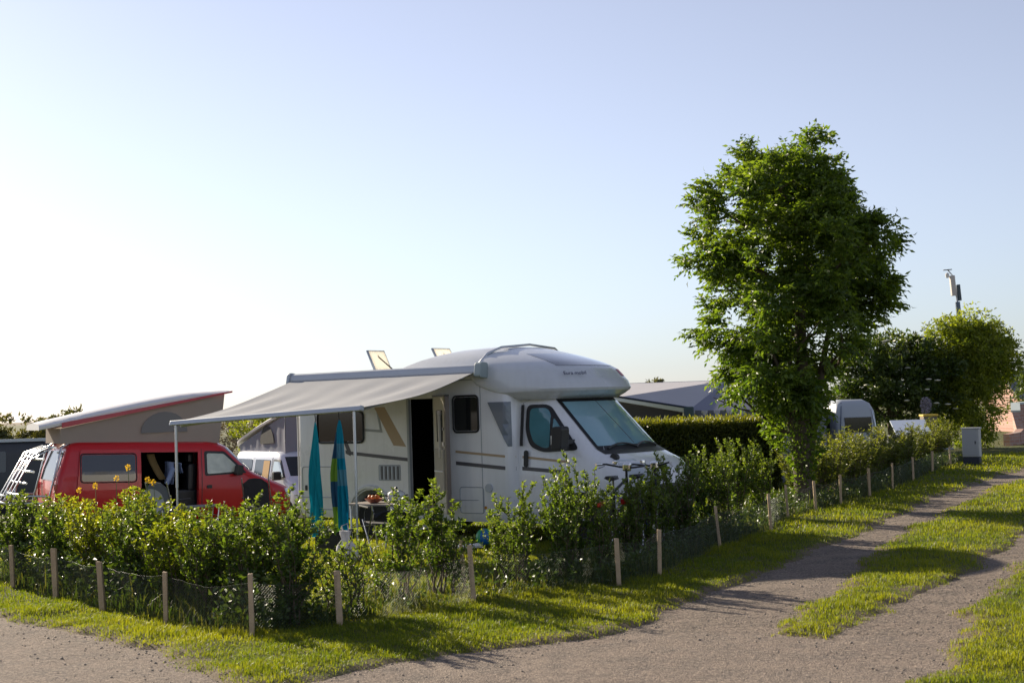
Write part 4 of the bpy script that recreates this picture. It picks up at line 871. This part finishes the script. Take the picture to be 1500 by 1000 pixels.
# dark van at the left edge
dv = thing('dark_van', 'dark grey van roof at the left edge behind the red van', 'van', (-18.2, 43.5, -1.32), R(4)); dv.scale = (1, 1, 1.3)
ds = Shell([(.3,.05,4.9,.85),(.5,0,5.0,.95),(1.1,.02,4.9,.95),(1.3,.05,4.5,.93),(1.9,.10,4.15,.88),(2.02,.2,4.0,.78)], lambda z: float(np.interp(z, [0, 1.1, 2], [4.4, 4.3, 3.8])), 3.5, .1)
ds.build([.3,.4,.5,.8,1.1,1.2,1.3,1.5,1.7,1.9,1.96,2.02]).obj('body', M('dark_paint', (.035,.04,.048), .4), dv, smooth=42)
for x0, x1 in ((.3,1.5),(1.65,2.85)): ds.side_panel(rrect(x0,1.3,x1,1.78,.05), .006, .01).obj('side_window', m_dglass, dv)
MB().prism(rrect(.15,1.99,4.05,2.06,.02), -.88, -.80).obj('roof_rail', M('rail_pale', (.45,.50,.54), .4, metal=.5), dv)
for x in (.95, 3.85): wheel(x, -.78, .33, dv)

# ================================================================== things on the pitch
def W(x, y, z=0.): return (-3.35+.8*x+.6*y, 21.9-.6*x+.8*y, z)
def towel(name, label, p, ztop, zbot, wb, mat, seed, loop):
    rg = random.Random(seed); P = []
    for k in range(25):
        u = k/24; row = []
        wd = .010+(wb/2-.010)*min(1, u*2.2)**.75*(1+.10*math.sin(u*8+seed))
        for j in range(37):
            a = -1+2*j/36; fo = math.sin(a*10.5+1.3*math.sin(u*3+seed)+seed)+.5*math.sin(a*17+u*5)
            row.append((a*wd+.012*math.sin(u*6+seed)+.018*fo*min(1, u*2)*.5, .036*fo*(.25+.75*u)*min(1, u*3), ztop+(zbot-ztop)*u+(.05*u*math.sin(a*3+seed)+.03*u*a)))
        P.append(row)
    t = thing(name, label, 'towel', p, math.atan2(-.6, .8)+rg.uniform(-.3, .5))
    MB().grid(P).obj('cloth', mat, t, smooth=70, solid=.005); MB().tube([(0,0,ztop-.01),(0,.012,ztop+.03),(0,0,loop)], .006, 6).obj('hanging_loop', m_black, t)
    return t
m_cyan = fabric('cyan_terry', (.02,.42,.50), .45, .95, noise=(6, .2))
m_multi = fabric('patch_terry', (.02,.24,.38), .45, .95); _t = m_multi.node_tree; _tc = _t.nodes['Texture Coordinate']; _sx = _t.nodes.new('ShaderNodeSeparateXYZ'); _t.links.new(_tc.outputs['Object'], _sx.inputs[0])
def ramp(stops):
    r_ = _t.nodes.new('ShaderNodeValToRGB'); r_.color_ramp.interpolation = 'CONSTANT'; e = r_.color_ramp.elements
    e[0].position = 0; e[0].color = (*stops[0][1], 1); e[1].position = stops[1][0]; e[1].color = (*stops[1][1], 1)
    for p_, c_ in stops[2:]: q_ = e.new(p_); q_.color = (*c_, 1)
    return r_
_mr = _t.nodes.new('ShaderNodeMapRange'); _mr.inputs['From Min'].default_value = .4; _mr.inputs['From Max'].default_value = 1.85; _t.links.new(_sx.outputs['Z'], _mr.inputs['Value'])
_B, _G, _D, _T = (.015,.36,.50), (.28,.46,.07), (.05,.14,.24), (.16,.42,.52)
_ra = ramp([(0,_G),(.2,_D),(.42,_G),(.62,_D),(.85,_G)]); _rb = ramp([(0,_B),(.25,_B),(.38,_T),(.52,_B),(.62,_T),(.75,_B)])
for r_ in (_ra, _rb): _t.links.new(_mr.outputs[0], r_.inputs['Fac'])
_gt = _t.nodes.new('ShaderNodeMath'); _gt.operation = 'GREATER_THAN'; _gt.inputs[1].default_value = -.03; _t.links.new(_sx.outputs['X'], _gt.inputs[0])
_mx = _t.nodes.new('ShaderNodeMix'); _mx.data_type = 'RGBA'; _t.links.new(_gt.outputs[0], _mx.inputs[0]); _t.links.new(_ra.outputs[0], _mx.inputs[6]); _t.links.new(_rb.outputs[0], _mx.inputs[7])
for n_ in _t.nodes:
    if n_.type == 'BSDF_PRINCIPLED': _t.links.new(_mx.outputs[2], n_.inputs['Base Color'])
    if n_.type == 'BSDF_TRANSLUCENT': _t.links.new(_mx.outputs[2], n_.inputs['Color'])
x, y, _ = W(2.83, -2.45); towel('beach_towel', 'plain turquoise towel hanging from the awning bar', (x, y, 0), 1.76, .37, .23, m_cyan, 1, 1.87)
x, y, _ = W(3.27, -2.47); towel('beach_towel', 'blue and green patchwork towel hanging from the awning bar', (x, y, 0), 1.78, .40, .20, m_multi, 2, 1.89)

def camp_table(loc, rz, label, L=.8, Wd=.5, h=.62, top=(.30,.27,.25)):
    t = thing('camp_table', label, 'table', loc, rz)
    MB().box((-L/2, -Wd/2, h-.025), (L/2, Wd/2, h)).obj('table_top', M('table_top_%d' % int(L*100), top, .5, noise=(5, .15)), t, bevel=.008)
    for s in (-1, 1):
        for q_ in (-1, 1): MB().tube([(s*(L/2-.05), q_*(Wd/2-.04), h-.03), (s*(L/2-.1), q_*(Wd/2), .0)], .012, 6).obj('leg', m_alu, t, smooth=60)
        MB().tube([(s*(L/2-.08), -Wd/2+.02, .3), (s*(L/2-.08), Wd/2-.02, .3)], .009, 6).obj('stretcher', m_alu, t, smooth=60)
    return t
def camp_chair(loc, rz, label, mat, tall=.95):
    t = thing('camp_chair', label, 'chair', loc, rz, 'folding camp chairs')
    MB().grid([[(x_, y_, .42-.03*math.cos(x_*5)) for x_ in (-.24,-.12,0,.12,.24)] for y_ in (-.22, 0, .22)]).obj('seat', mat, t, solid=.012)
    MB().grid([[(x_, .22+.10*v/3+.03*math.cos(x_*6), (.45+(tall-.45)*v/3)-(.10*(abs(x_)/.24)**3 if v == 3 else 0)) for x_ in (-.24,-.12,0,.12,.24)] for v in range(4)]).obj('backrest', mat, t, solid=.012)
    for s in (-1, 1):
        MB().tube([(s*.26,-.25,0),(s*.26,.20,.44),(s*.26,.34,tall)], .011, 6).obj('leg', m_alu, t, smooth=60); MB().tube([(s*.26,.27,0),(s*.26,-.22,.43)], .011, 6).obj('leg', m_alu, t, smooth=60)
        MB().box((s*.28-.025,-.24,.60), (s*.28+.025,.24,.625)).obj('armrest', m_black, t, bevel=.008)
    return t
m_blackcloth = M('black_cloth', (.022,.022,.028), .85, noise=(8, .3)); m_greycloth = M('grey_cloth', (.12,.13,.15), .85, noise=(8, .2))
camp_table((-1.85,19.3,gz1(-1.85,19.3)), R(-37), 'folding camp table set with dishes by the motorhome door')
gt = gz1(-1.85,19.3)+.62
tp_ = thing('cooking_pot', 'shiny white pot on the camp table', 'pot', (-1.62,19.2,gt)); MB().lathe([(.07,0),(.11,.02),(.12,.10),(.115,.13),(.06,.165),(.015,.18)], n=20).obj('pot_body', M('enamel', (.62,.62,.62), .2, coat=.6), tp_, smooth=50); MB().lathe([(.012,.178),(.022,.195),(.01,.21)], n=10).obj('lid_knob', m_black, tp_, smooth=50)
for s in (-1, 1): MB().tube([(s*.115,-.03,.09),(s*.155,-.03,.10),(s*.155,.03,.10),(s*.115,.03,.09)], .008, 6).obj('pot_handle', m_black, tp_, smooth=60)
tb = thing('fruit_bowl', 'bowl of orange fruit beside the pot on the camp table', 'bowl', (-1.93,19.28,gt)); MB().lathe([(.05,0),(.10,.03),(.13,.06),(.125,.06),(.09,.035),(.02,.015)], n=18).obj('dish', M('terracotta', (.32,.10,.06), .5), tb, smooth=50)
for k, (a_, b_) in enumerate(((.04,.02),(-.05,.02),(0,-.05))): MB().lathe([(.008,-.035),(.028,-.024),(.037,0),(.028,.024),(.008,.035)], (a_, b_, .075), 12).obj('fruit', M('orange_fruit', (.55,.16,.03), .5), tb, smooth=60)
camp_chair((-1.72,18.72,gz1(-1.72,18.72)), R(200), 'black folding camp chair in front of the camp table', m_blackcloth, .58)
camp_chair((-4.75,26.6,gz1(-4.75,26.6)), R(170), 'black folding camp chair in front of the red van bonnet', m_blackcloth, .98)
camp_chair((-6.3,25.9,gz1(-6.3,25.9)), R(150), 'grey folding camp chair by the sliding door of the red van', m_greycloth, .95)
camp_chair((-5.45,17.9,gz1(-5.45,17.9)), R(100), 'pale framed camp chair half hidden in the left hedge', m_greycloth, .8)
camp_table((-5.85,25.4,gz1(-5.85,25.4)), R(25), 'long grey camp table in front of the red van', 1.1, .5, .48, (.10,.11,.11))
bo_ = thing('plastic_bag', 'crumpled white plastic bag under the patchwork towel', 'bag', (-2.12,17.6,gz1(-2.12,17.6)))
rg_ = random.Random(4); MB().rings([[(r0*math.cos(a)*(1+.25*math.sin(3*a+k)+.1*rg_.random()), .7*r0*math.sin(a)*(1+.2*math.cos(4*a+k)), z_) for a in [2*math.pi*j/16 for j in range(16)]] for k, (r0, z_) in enumerate(((.10,0),(.15,.05),(.13,.14),(.10,.22),(.045,.30),(.06,.36),(.07,.40)))]).obj('bag_body', fabric('white_film', (.62,.62,.66), .4), bo_, smooth=60)
MB().tube([(-.03,0,.38),(-.05,0,.46),(.02,0,.49),(.04,0,.38)], .008, 5).obj('bag_handle', MATS['white_film'], bo_, smooth=60)
cr = thing('storage_crate', 'dark storage crate on the grass between the hanging towels', 'crate', (-2.42,18.75,gz1(-2.42,18.75)), R(-30))
MB().box((-.2,-.14,0), (.2,.14,.03)).obj('base', m_black, cr)
for a, b in (((-.2,-.14,.03),(.2,-.12,.30)), ((-.2,.12,.03),(.2,.14,.30)), ((-.2,-.119,.03),(-.18,.119,.30)), ((.18,-.119,.03),(.2,.119,.30))): MB().box(a, b).obj('side', m_black, cr, bevel=.006)
MB().prism(rrect(-.22,.29,.22,.33,.012), -.15, .15).obj('rim', m_black, cr)
bl = thing('beach_ball', 'blue and green ball on the grass beside the motorhome sill', 'ball', (-.45,19.15,gz1(-.45,19.15)+.12))
for k in range(6):
    a0, a1 = k*60, (k+1)*60; MB().grid([[(.12*math.cos(R(b))*math.cos(R(a0+(a1-a0)*j/4)), .12*math.cos(R(b))*math.sin(R(a0+(a1-a0)*j/4)), .12*math.sin(R(b))) for j in range(5)] for b in range(-88, 89, 16)]).obj('panel', (M('ball_blue', (.02,.16,.42), .4), M('ball_green', (.04,.36,.16), .4))[k % 2], bl, smooth=60)
tr_ = thing('plastic_tray', 'flat white tray lying by the motorhome sill', 'tray', (-.66,18.7,gz1(-.66,18.7)+.03), .3); MB().box((-.17,-.11,0), (.17,.11,.012)).obj('base', m_white, tr_)
MB().tube([(x_, z_, .025) for x_, z_ in rrect(-.17,-.11,.17,.11,.03)], .014, 6, True).obj('rim', m_white, tr_, smooth=60)
sd = thing('satellite_dish', 'small grey dish on a tripod among the left hedge', 'satellite dish', (-5.75,22.4,gz1(-5.75,22.4)), R(-80))
MB().lathe([(.02,-.05),(.12,-.035),(.20,0),(.205,.01),(.12,-.02),(.02,-.035)], (0,0,0), 24, 'x').obj('reflector', M('dish_grey', (.42,.43,.47), .5), sd, smooth=50).location = (0,0,.58)
for k in range(3): MB().tube([(0,0,.48), (.28*math.cos(k*2.09), .28*math.sin(k*2.09), 0)], .010, 6).obj('leg', m_alu, sd, smooth=60)
MB().tube([(0,0,.4),(-.03,0,.58)], .014, 6).obj('mast_tube', m_alu, sd); MB().tube([(0,0,.44),(.18,0,.5),(.2,0,.6)], .008, 6).obj('feed_arm', m_black, sd)
# shirt over the seat and the curtain in the red van's doorway
shp = rv.matrix_basis
def rvw(p): return tuple(Matrix.LocRotScale(rv.location, rv.rotation_euler, None) @ Vector(p))
st_ = thing('blue_shirt', 'light blue shirt draped over the black seat in the red van', 'shirt', rvw((2.5,-.40,0)), R(30))
P = []
for k in range(13):
    u = k/12; s_ = (u-.42)*1.1; P.append([((-.10-.04*math.sin(v*1.7) if s_ < 0 else .06+.06*s_)+(.02*math.sin(v*2.3+k*.5)), -.26+.5*v/8, 1.41-abs(s_)*(.95 if s_ < 0 else .35)+.012*math.sin(v*1.9)) for v in range(9)])
MB().grid(P).obj('cloth', fabric('shirt_blue', (.34,.42,.62), .3, noise=(12, .15)), st_, smooth=70, solid=.01)
MB().tube([(-.12,-.30,1.30),(-.20,-.34,1.12),(-.27,-.36,.98)], [.06,.055,.045], 8).obj('sleeve', MATS['shirt_blue'], st_, smooth=60)
ct_ = thing('door_curtain', 'tan curtain gathered inside the red van doorway', 'curtain', rvw((1.98,-.45,0)), R(30))
MB().grid([[(.0+.26*(1-u)**1.6*0+.24*u**1.4+.03*math.sin(v*2.2)+.03*(v-2), -.02*v, 1.58-.52*u) for v in range(6)] for u in [k/10 for k in range(11)]]).obj('cloth', fabric('curtain_tan', (.34,.24,.11), .3), ct_, smooth=70, solid=.012)

# ---- bicycles
def bicycle(label, loc, rz, paint, grip, lean):
    t = thing('bicycle', label, 'bicycle', loc, rz, 'bicycles parked at the motorhome nose'); t.rotation_euler = (lean, 0, rz)
    R_, wb = .34, 1.08
    for x_, nm in ((0, 'rear'), (wb, 'front')):
        w_ = MB().tube([(x_+R_*math.cos(a), 0, R_+R_*math.sin(a)) for a in [2*math.pi*j/28 for j in range(28)]], .019, 6, True).obj('wheel', m_rubber, t, smooth=60)
        MB().tube([(x_+(R_-.03)*math.cos(a), 0, R_+(R_-.03)*math.sin(a)) for a in [2*math.pi*j/28 for j in range(28)]], .010, 5, True).obj('rim', m_alu, w_, smooth=60)
        sp_ = MB()
        for k in range(14): a = 2*math.pi*k/14; sp_.tube([(x_, .02*(-1)**k, R_), (x_+(R_-.03)*math.cos(a), 0, R_+(R_-.03)*math.sin(a))], .0016, 3)
        kind(sp_.obj('spokes', m_alu, w_), 'stuff'); MB().tube([(x_,-.05,R_),(x_,.05,R_)], .02, 8).obj('hub', m_black, w_, smooth=60)
        MB().tube([(x_+(R_+.035)*math.cos(R(a)), 0, R_+(R_+.035)*math.sin(R(a))) for a in range(35, 196 if x_ == 0 else 150, 12)], .014, 5).obj('mudguard', m_black, t, smooth=60)
    bb = (.44,0,.30); se = (.30,0,.80); hd0 = (.90,0,.80); hd1 = (.87,0,.93)
    fr = MB()
    for a, b, r_ in ((bb,se,.017),(bb,hd0,.020),(se,hd1,.017),(hd0,hd1,.021),(bb,(0,.05,R_),.010),(bb,(0,-.05,R_),.010),(se,(0,.05,R_),.009),(se,(0,-.05,R_),.009)): fr.tube([a, b], r_, 8)
    fr.obj('frame', paint, t, smooth=60)
    MB().tube([hd0,(.94,.05,.70),(wb,.05,R_)], .012, 6).tube([hd0,(.94,-.05,.70),(wb,-.05,R_)], .012, 6).obj('fork', paint, t, smooth=60)
    MB().tube([se,(.265,0,.94)], .014, 8).obj('seat_post', m_alu, t, smooth=60)
    MB().rings([[(x_, -w_, .965), (x_, -w_*.8, .995), (x_, w_*.8, .995), (x_, w_, .965), (x_, 0, .94)] for x_, w_ in ((.12,.06),(.16,.085),(.26,.075),(.36,.03),(.42,.018))]).obj('saddle', m_black, t, smooth=50)
    hb = MB().tube([hd1,(.85,0,1.06)], .016, 8).tube([(.68,-.29,1.10),(.78,-.24,1.10),(.86,-.08,1.07),(.86,.08,1.07),(.78,.24,1.10),(.68,.29,1.10)], .012, 8).obj('handlebar', m_black, t, smooth=60)
    for s in (-1, 1): MB().tube([(.70,s*.28,1.10),(.60,s*.32,1.10)], .018, 8).obj('grip', grip, hb, smooth=60); MB().tube([(.74,s*.25,1.08),(.68,s*.31,1.05)], .006, 5).obj('brake_lever', m_alu, hb)
    MB().box((.84,-.05,1.02), (.92,.05,1.12)).obj('headlamp', m_chrome, hb, bevel=.02); MB().lathe([(.01,-.02),(.035,-.01),(.035,.02),(.01,.03)], (.80,.13,1.12), 10).obj('bell', m_chrome, hb, smooth=50)
    rk_ = MB().tube([(-.22,-.07,.73),(.26,-.06,.74),(.26,.06,.74),(-.22,.07,.73)], .007, 6, True).tube([(-.1,.07,.73),(0,.06,R_)], .006, 5).tube([(-.1,-.07,.73),(0,-.06,R_)], .006, 5).obj('carrier', m_black, t, smooth=60)
    MB().box((-.26,-.05,.66), (-.225,.05,.73)).obj('rear_light', M('reflector_red', (.45,.01,.01), .2, coat=1.), rk_, bevel=.01)
    MB().tube([(.44,-.10,.30),(.50,-.10,.16)], .008, 6).tube([(.44,.10,.30),(.38,.10,.44)], .008, 6).obj('crank', m_alu, t); MB().lathe([(.02,-.004),(.09,-.003),(.09,.003),(.02,.004)], (.44,-.07,.30), 20, 'y').obj('chainring', m_alu, t, smooth=40)
    for p_ in ((.50,-.14,.16), (.38,.14,.44)): MB().box((p_[0]-.045, p_[1]-.04, p_[2]-.012), (p_[0]+.045, p_[1]+.04, p_[2]+.012)).obj('pedal', m_black, t)
    return t
bicycle('black bicycle with red rear light beside the motorhome nose', (1.02,16.95,gz1(1.02,16.95)), R(70), m_black, m_chrome, .06)
bicycle('blue-black bicycle with pale grips nearer the motorhome headlight', (1.42,17.25,gz1(1.42,17.25)), R(64), M('navy_paint', (.02,.03,.07), .3, coat=.5), M('grip_white', (.6,.6,.6), .5), -.05)

# ================================================================== beyond the pitch
m_tent = fabric('tent_grey', (.54,.53,.56), .15, noise=(2, .06)); m_tent2 = fabric('tent_blue_grey', (.27,.28,.35), .15, noise=(2, .06))
tn = thing('awning_tent', 'big grey caravan awning roof with scalloped valance above the clipped hedge', 'tent', (0, 0, 0))
A, B_, Cc, Dd, E1, E2 = (2.2,31.3,1.99), (3.83,31.3,1.66), (6.9,31.6,1.60), (7.6,35,1.6), (2.2,34.2,2.33), (5.0,33.4,2.32)
MB().add([A, B_, E2, E1], [(0,1,2,3)]).obj('roof_slope', m_tent, tn, solid=.01); MB().add([B_, Cc, E2], [(0,1,2)]).obj('roof_hip', m_tent2, tn, solid=.01); MB().add([Cc, Dd, E2], [(0,1,2)]).obj('roof_hip', m_tent2, tn, solid=.01)
MB().add([(2.2,36,1.6), Dd, E2, E1], [(0,1,2,3)]).obj('roof_slope', m_tent, tn, solid=.01)
MB().add([B_, Cc, (6.9,31.6,0), (3.83,31.3,0)], [(0,1,2,3)]).obj('wall', m_tent2, tn, solid=.01); MB().add([A, B_, (3.83,31.3,0), (2.2,31.3,0)], [(0,1,2,3)]).obj('wall', M('tent_wall_dark', (.06,.055,.05), .8), tn, solid=.01); MB().add([Cc, Dd, (7.6,35,0), (6.9,31.6,0)], [(0,1,2,3)]).obj('wall', m_tent2, tn, solid=.01)
nb = 22
for k in range(nb):
    p0 = Vector(B_).lerp(Vector(Cc), k/nb); p1 = Vector(B_).lerp(Vector(Cc), (k+1)/nb); o_ = Vector((0,-.03,0)); pm = (p0+p1)/2
    MB().add([tuple(p0+o_), tuple(p1+o_), tuple(p1+o_-Vector((0,0,.05))), tuple(pm+o_-Vector((0,0,.12))), tuple(p0+o_-Vector((0,0,.05)))], [(0,1,2,3,4)]).obj('scallop', (m_tent, M('scallop_dark', (.13,.13,.16), .8))[k % 2], tn, solid=.006)
MB().add([(2.15,31.2,1.93),(3.75,31.2,1.61),(3.75,31.2,1.72),(2.15,31.2,2.02),(2.15,31.1,1.93),(3.75,31.1,1.61),(3.75,31.1,1.72),(2.15,31.1,2.02)], [(0,1,2,3),(7,6,5,4),(0,4,5,1),(1,5,6,2),(2,6,7,3),(3,7,4,0)]).obj('gutter_case', m_alu, tn, bevel=.01)
MB().tube([(2.1,31.08,2.045),(3.8,31.08,1.725)], .022, 6).obj('piping', M('piping_navy', (.02,.03,.06), .6), tn); MB().box((3.70,31.05,1.52), (3.92,31.28,1.75)).obj('end_cap', M('cap_teal', (.04,.07,.08), .4), tn, bevel=.03)
cv = thing('small_caravan', 'small white caravan with dark window right of the tall tree', 'caravan', (7.72,36.3,0), R(98))
cs = Shell([(.35,-2.6,.42,.48),(.5,-2.65,.45,.5),(1.2,-2.65,.45,.5),(1.5,-2.6,.38,.48),(1.68,-2.5,.2,.42),(1.78,-2.3,-.1,.3)], -.2, 2.6, .1)
cs.build([.35,.42,.5,.8,1.2,1.35,1.5,1.6,1.68,1.74,1.78]).obj('body', M('caravan_white', (.40,.43,.46), .4, noise=(2, .06)), cv, smooth=45)
MB().box((-2.662, -.36, 1.0), (-2.64, .30, 1.36)).obj('window', m_dglass, cv, bevel=.006); cs.side_panel(rrect(-2.2,.95,-1.3,1.35,.05), .008, .01, 1).obj('window', m_dglass, cv); cs.side_panel(rrect(-2.2,.95,-1.3,1.35,.05), .008, .01, -1).obj('window', m_dglass, cv)
MB().tube([(-2.655,.40,.36),(-2.66,.40,1.2),(-2.6,.36,1.52),(-2.45,.30,1.70)], .022, 6).obj('edge_trim', m_greyp, cv, smooth=60); MB().tube([(-2.655,-.44,.36),(-2.66,-.44,1.2),(-2.6,-.40,1.52),(-2.45,-.32,1.70)], .018, 6).obj('edge_trim', m_alu, cv, smooth=60)
for y_ in (-.46, .46): wheel(-1.2, y_, .28, cv, .16)
ul = thing('box_trailer', 'box trailer with slanted pale lid behind the lane hedge', 'trailer', (10.75,39,gz1(10.75,39)), R(-4))
MB().box((-.5,-.4,.30), (.5,.4,.72)).obj('box', M('trailer_dark', (.03,.03,.035), .5), ul, bevel=.02); MB().add([(-.40,-.45,.75),(.55,-.45,.75),(.55,.4,1.12),(-.40,.4,1.12)], [(0,1,2,3)]).obj('lid', M('lid_pale', (.66,.72,.80), .4), ul, solid=.03)
for s in (-1, 1): wheel(0, s*.5, .2, ul, .12)
MB().tube([(.5,0,.32),(1.2,0,.30)], .03, 8).obj('drawbar', m_greym, ul)
bn = thing('waste_bin', 'brown bin with yellow lid in front of the dark elder', 'bin', (12.35,42.5,gz1(12.35,42.5)))
MB().rings([[(sx*(.16+.05*u), sy*(.16+.05*u), .05+1.10*u) for sx, sy in ((1,1),(-1,1),(-1,-1),(1,-1))] for u in (0,.5,1)]).obj('bin_body', M('bin_brown', (.16,.13,.10), .6), bn, bevel=.02); MB().box((-.23,-.24,1.15), (.23,.22,1.21)).obj('lid', M('lid_yellow', (.60,.42,.05), .5), bn, bevel=.015)
for s in (-1, 1): MB().lathe([(.02,-.025),(.08,-.02),(.08,.02),(.02,.025)], (s*.17,.16,.08), 14, 'x').obj('wheel', m_black, bn, smooth=50)
fx = MB(); rgf = np.random.default_rng(3)
fl = thing('lilac_bush', 'mauve flowering bush behind the yellow lidded bin', 'bush', (12.6,43.6,gz1(12.6,43.6))); n = 500; v = unit(rgf.normal(size=(n, 3)))*rgf.random((n, 1))**.4
MB().tube([(0,0,0),(.02,0,.8),(0,0,1.5)], [.03,.025,.01], 6).obj('stem', m_bark, fl); leaf_obj('blossom', np.array([[0,0,1.45]])+v*np.array([[.15,.15,.26]]), v, np.full(n, .05), np.full(n, .035), leafmat('mauve_petal', (.26,.23,.29), (.36,.33,.40), transl=.3, tcol=(1,1,1)), rgf, fl)
ec = thing('electric_cabinet', 'pale grey electricity cabinet on dark plinth at the lane hedge end', 'cabinet', (11.55,36.1,gz1(11.55,36.1)), R(-30))
MB().box((-.20,-.13,0), (.20,.13,.20)).obj('plinth', M('plinth_dark', (.03,.035,.05), .7), ec, bevel=.008); MB().box((-.21,-.14,.20), (.21,.14,.90)).obj('housing', M('cabinet_grey', (.42,.43,.44), .55, noise=(5, .06)), ec, bevel=.012)
MB().box((-.19,-.149,.24), (.155,-.141,.86)).obj('cabinet_door', M('cabinet_door_grey', (.38,.39,.41), .5), ec); MB().box((.11,-.158,.52), (.13,-.149,.60)).obj('lock', m_black, ec); MB().box((-.23,-.16,.90), (.23,.16,.935)).obj('roof_cap', MATS['cabinet_grey'], ec, bevel=.01)
ms_ = thing('antenna_mast', 'slim antenna mast rising above the yellow-green willow', 'mast', (22.4,70,0)); ms_.rotation_euler = (0, R(-3.5), 0)
MB().tube([(0,0,0),(0,0,6.3)], [.16,.12], 10).obj('pole', M('mast_blue_grey', (.10,.14,.19), .5), ms_, smooth=60); MB().tube([(0,0,6.3),(-.05,0,7.3)], .05, 8).obj('spigot', m_greym, ms_, smooth=60)
MB().box((-.26,-.12,6.62), (-.02,.12,7.62)).obj('antenna_panel', M('panel_beige', (.50,.46,.42), .5), ms_, bevel=.03); MB().box((.04,-.1,6.35), (.20,.1,7.15)).obj('radio_unit', M('unit_dark', (.05,.07,.08), .5), ms_, bevel=.03)
MB().tube([(-.1,0,7.6),(-.30,0,7.9)], .03, 6).obj('lamp_arm', m_greym, ms_); MB().lathe([(.02,-.2),(.09,-.17),(.10,.0),(.03,.06)], (-.36,0,7.72), 12).obj('lamp_housing', M('lamp_white', (.7,.68,.66), .4), ms_, smooth=50); MB().box((-.52,-.07,7.90), (-.12,.07,7.94)).obj('lamp_cap', m_black, ms_)

# ---- brick wall and house at the right edge
def brick(name, c1, c2, mortar):
    m = bpy.data.materials.new(name); m.use_nodes = True; t = m.node_tree; b = t.nodes['Principled BSDF']; b.inputs['Roughness'].default_value = .9
    tc = t.nodes.new('ShaderNodeTexCoord'); mp = t.nodes.new('ShaderNodeMapping'); mp.inputs['Rotation'].default_value = (R(90), 0, 0); br = t.nodes.new('ShaderNodeTexBrick'); br.inputs['Scale'].default_value = 2.2
    br.inputs['Color1'].default_value = (*c1, 1); br.inputs['Color2'].default_value = (*c2, 1); br.inputs['Mortar'].default_value = (*mortar, 1); br.inputs['Mortar Size'].default_value = .02
    t.links.new(tc.outputs['Object'], mp.inputs['Vector']); t.links.new(mp.outputs[0], br.inputs['Vector']); t.links.new(br.outputs['Color'], b.inputs['Base Color']); return m
m_brick = brick('brick', (.38,.20,.15), (.46,.28,.22), (.42,.36,.32))
bw_ = thing('brick_wall', 'sunlit curved brick wall at the right end of the lane', 'wall', (0, 0, 0))
cp = [(16.4,47.6,.42),(16.9,48.0,.46),(17.3,48.8,.55),(17.45,49.6,1.1),(17.8,50.6,1.36),(18.6,51.4,1.38),(20.5,52.2,1.4),(23,52.8,1.4)]
for k in range(len(cp)-1):
    a, b = Vector(cp[k][:2]), Vector(cp[k+1][:2]); d_ = (b-a).normalized(); n_ = Vector((-d_.y, d_.x))*.12; h0, h1 = cp[k][2], cp[k+1][2]
    q4 = [a-n_, b-n_, b+n_, a+n_]; hh_ = [h0, h1, h1, h0]
    MB().add([(p.x, p.y, -.1) for p in q4]+[(p.x, p.y, z_) for p, z_ in zip(q4, hh_)], [(3,2,1,0),(4,5,6,7),(0,1,5,4),(1,2,6,5),(2,3,7,6),(3,0,4,7)]).obj('wall_bay', m_brick, bw_)
    if h0 > 1: MB().add([(p.x, p.y, z_+.003) for p, z_ in zip([a-n_*1.3, b-n_*1.3, b+n_*1.3, a+n_*1.3], hh_)]+[(p.x, p.y, z_+.07) for p, z_ in zip([a-n_*1.3, b-n_*1.3, b+n_*1.3, a+n_*1.3], hh_)], [(3,2,1,0),(4,5,6,7),(0,1,5,4),(1,2,6,5),(2,3,7,6),(3,0,4,7)]).obj('coping', M('coping_pale', (.50,.56,.55), .7), bw_)
hs_ = thing('slate_house', 'low house with blue-grey slate roof at the right edge', 'house', (25.2,64,0))
MB().box((-3.2,-2.4,0), (5,2.4,1.55)).obj('wall', m_brick, hs_); MB().add([(-3.4,-2.6,1.5),(5.2,-2.6,1.5),(5.2,0,2.75),(-3.4,0,2.75),(-3.4,2.6,1.5),(5.2,2.6,1.5)], [(0,1,2,3),(3,2,5,4)]).obj('roof', M('slate', (.13,.14,.17), .7, noise=(4, .2)), hs_, solid=.06)
MB().add([(-3.2,-2.4,1.55),(-3.2,2.4,1.55),(-3.2,0,2.7)], [(0,1,2)]).obj('gable', m_brick, hs_, solid=.05)
wd_ = MB().box((-1.2,-2.43,.6), (-.2,-2.402,1.35)).obj('window', m_dglass, hs_); MB().box((-1.3,-2.48,.52), (-.1,-2.402,.595)).obj('window_sill', MATS['coping_pale'], hs_)
MB().box((.8,-2.43,.0), (1.7,-2.402,1.45)).obj('door', M('door_dark', (.05,.07,.06), .5), hs_); MB().box((2.5,-.25,2.5), (3.0,.25,3.3)).obj('chimney', m_brick, hs_)
for o in list(bpy.data.objects):
    if o.users_collection == () and o.users == 0: bpy.data.objects.remove(o)
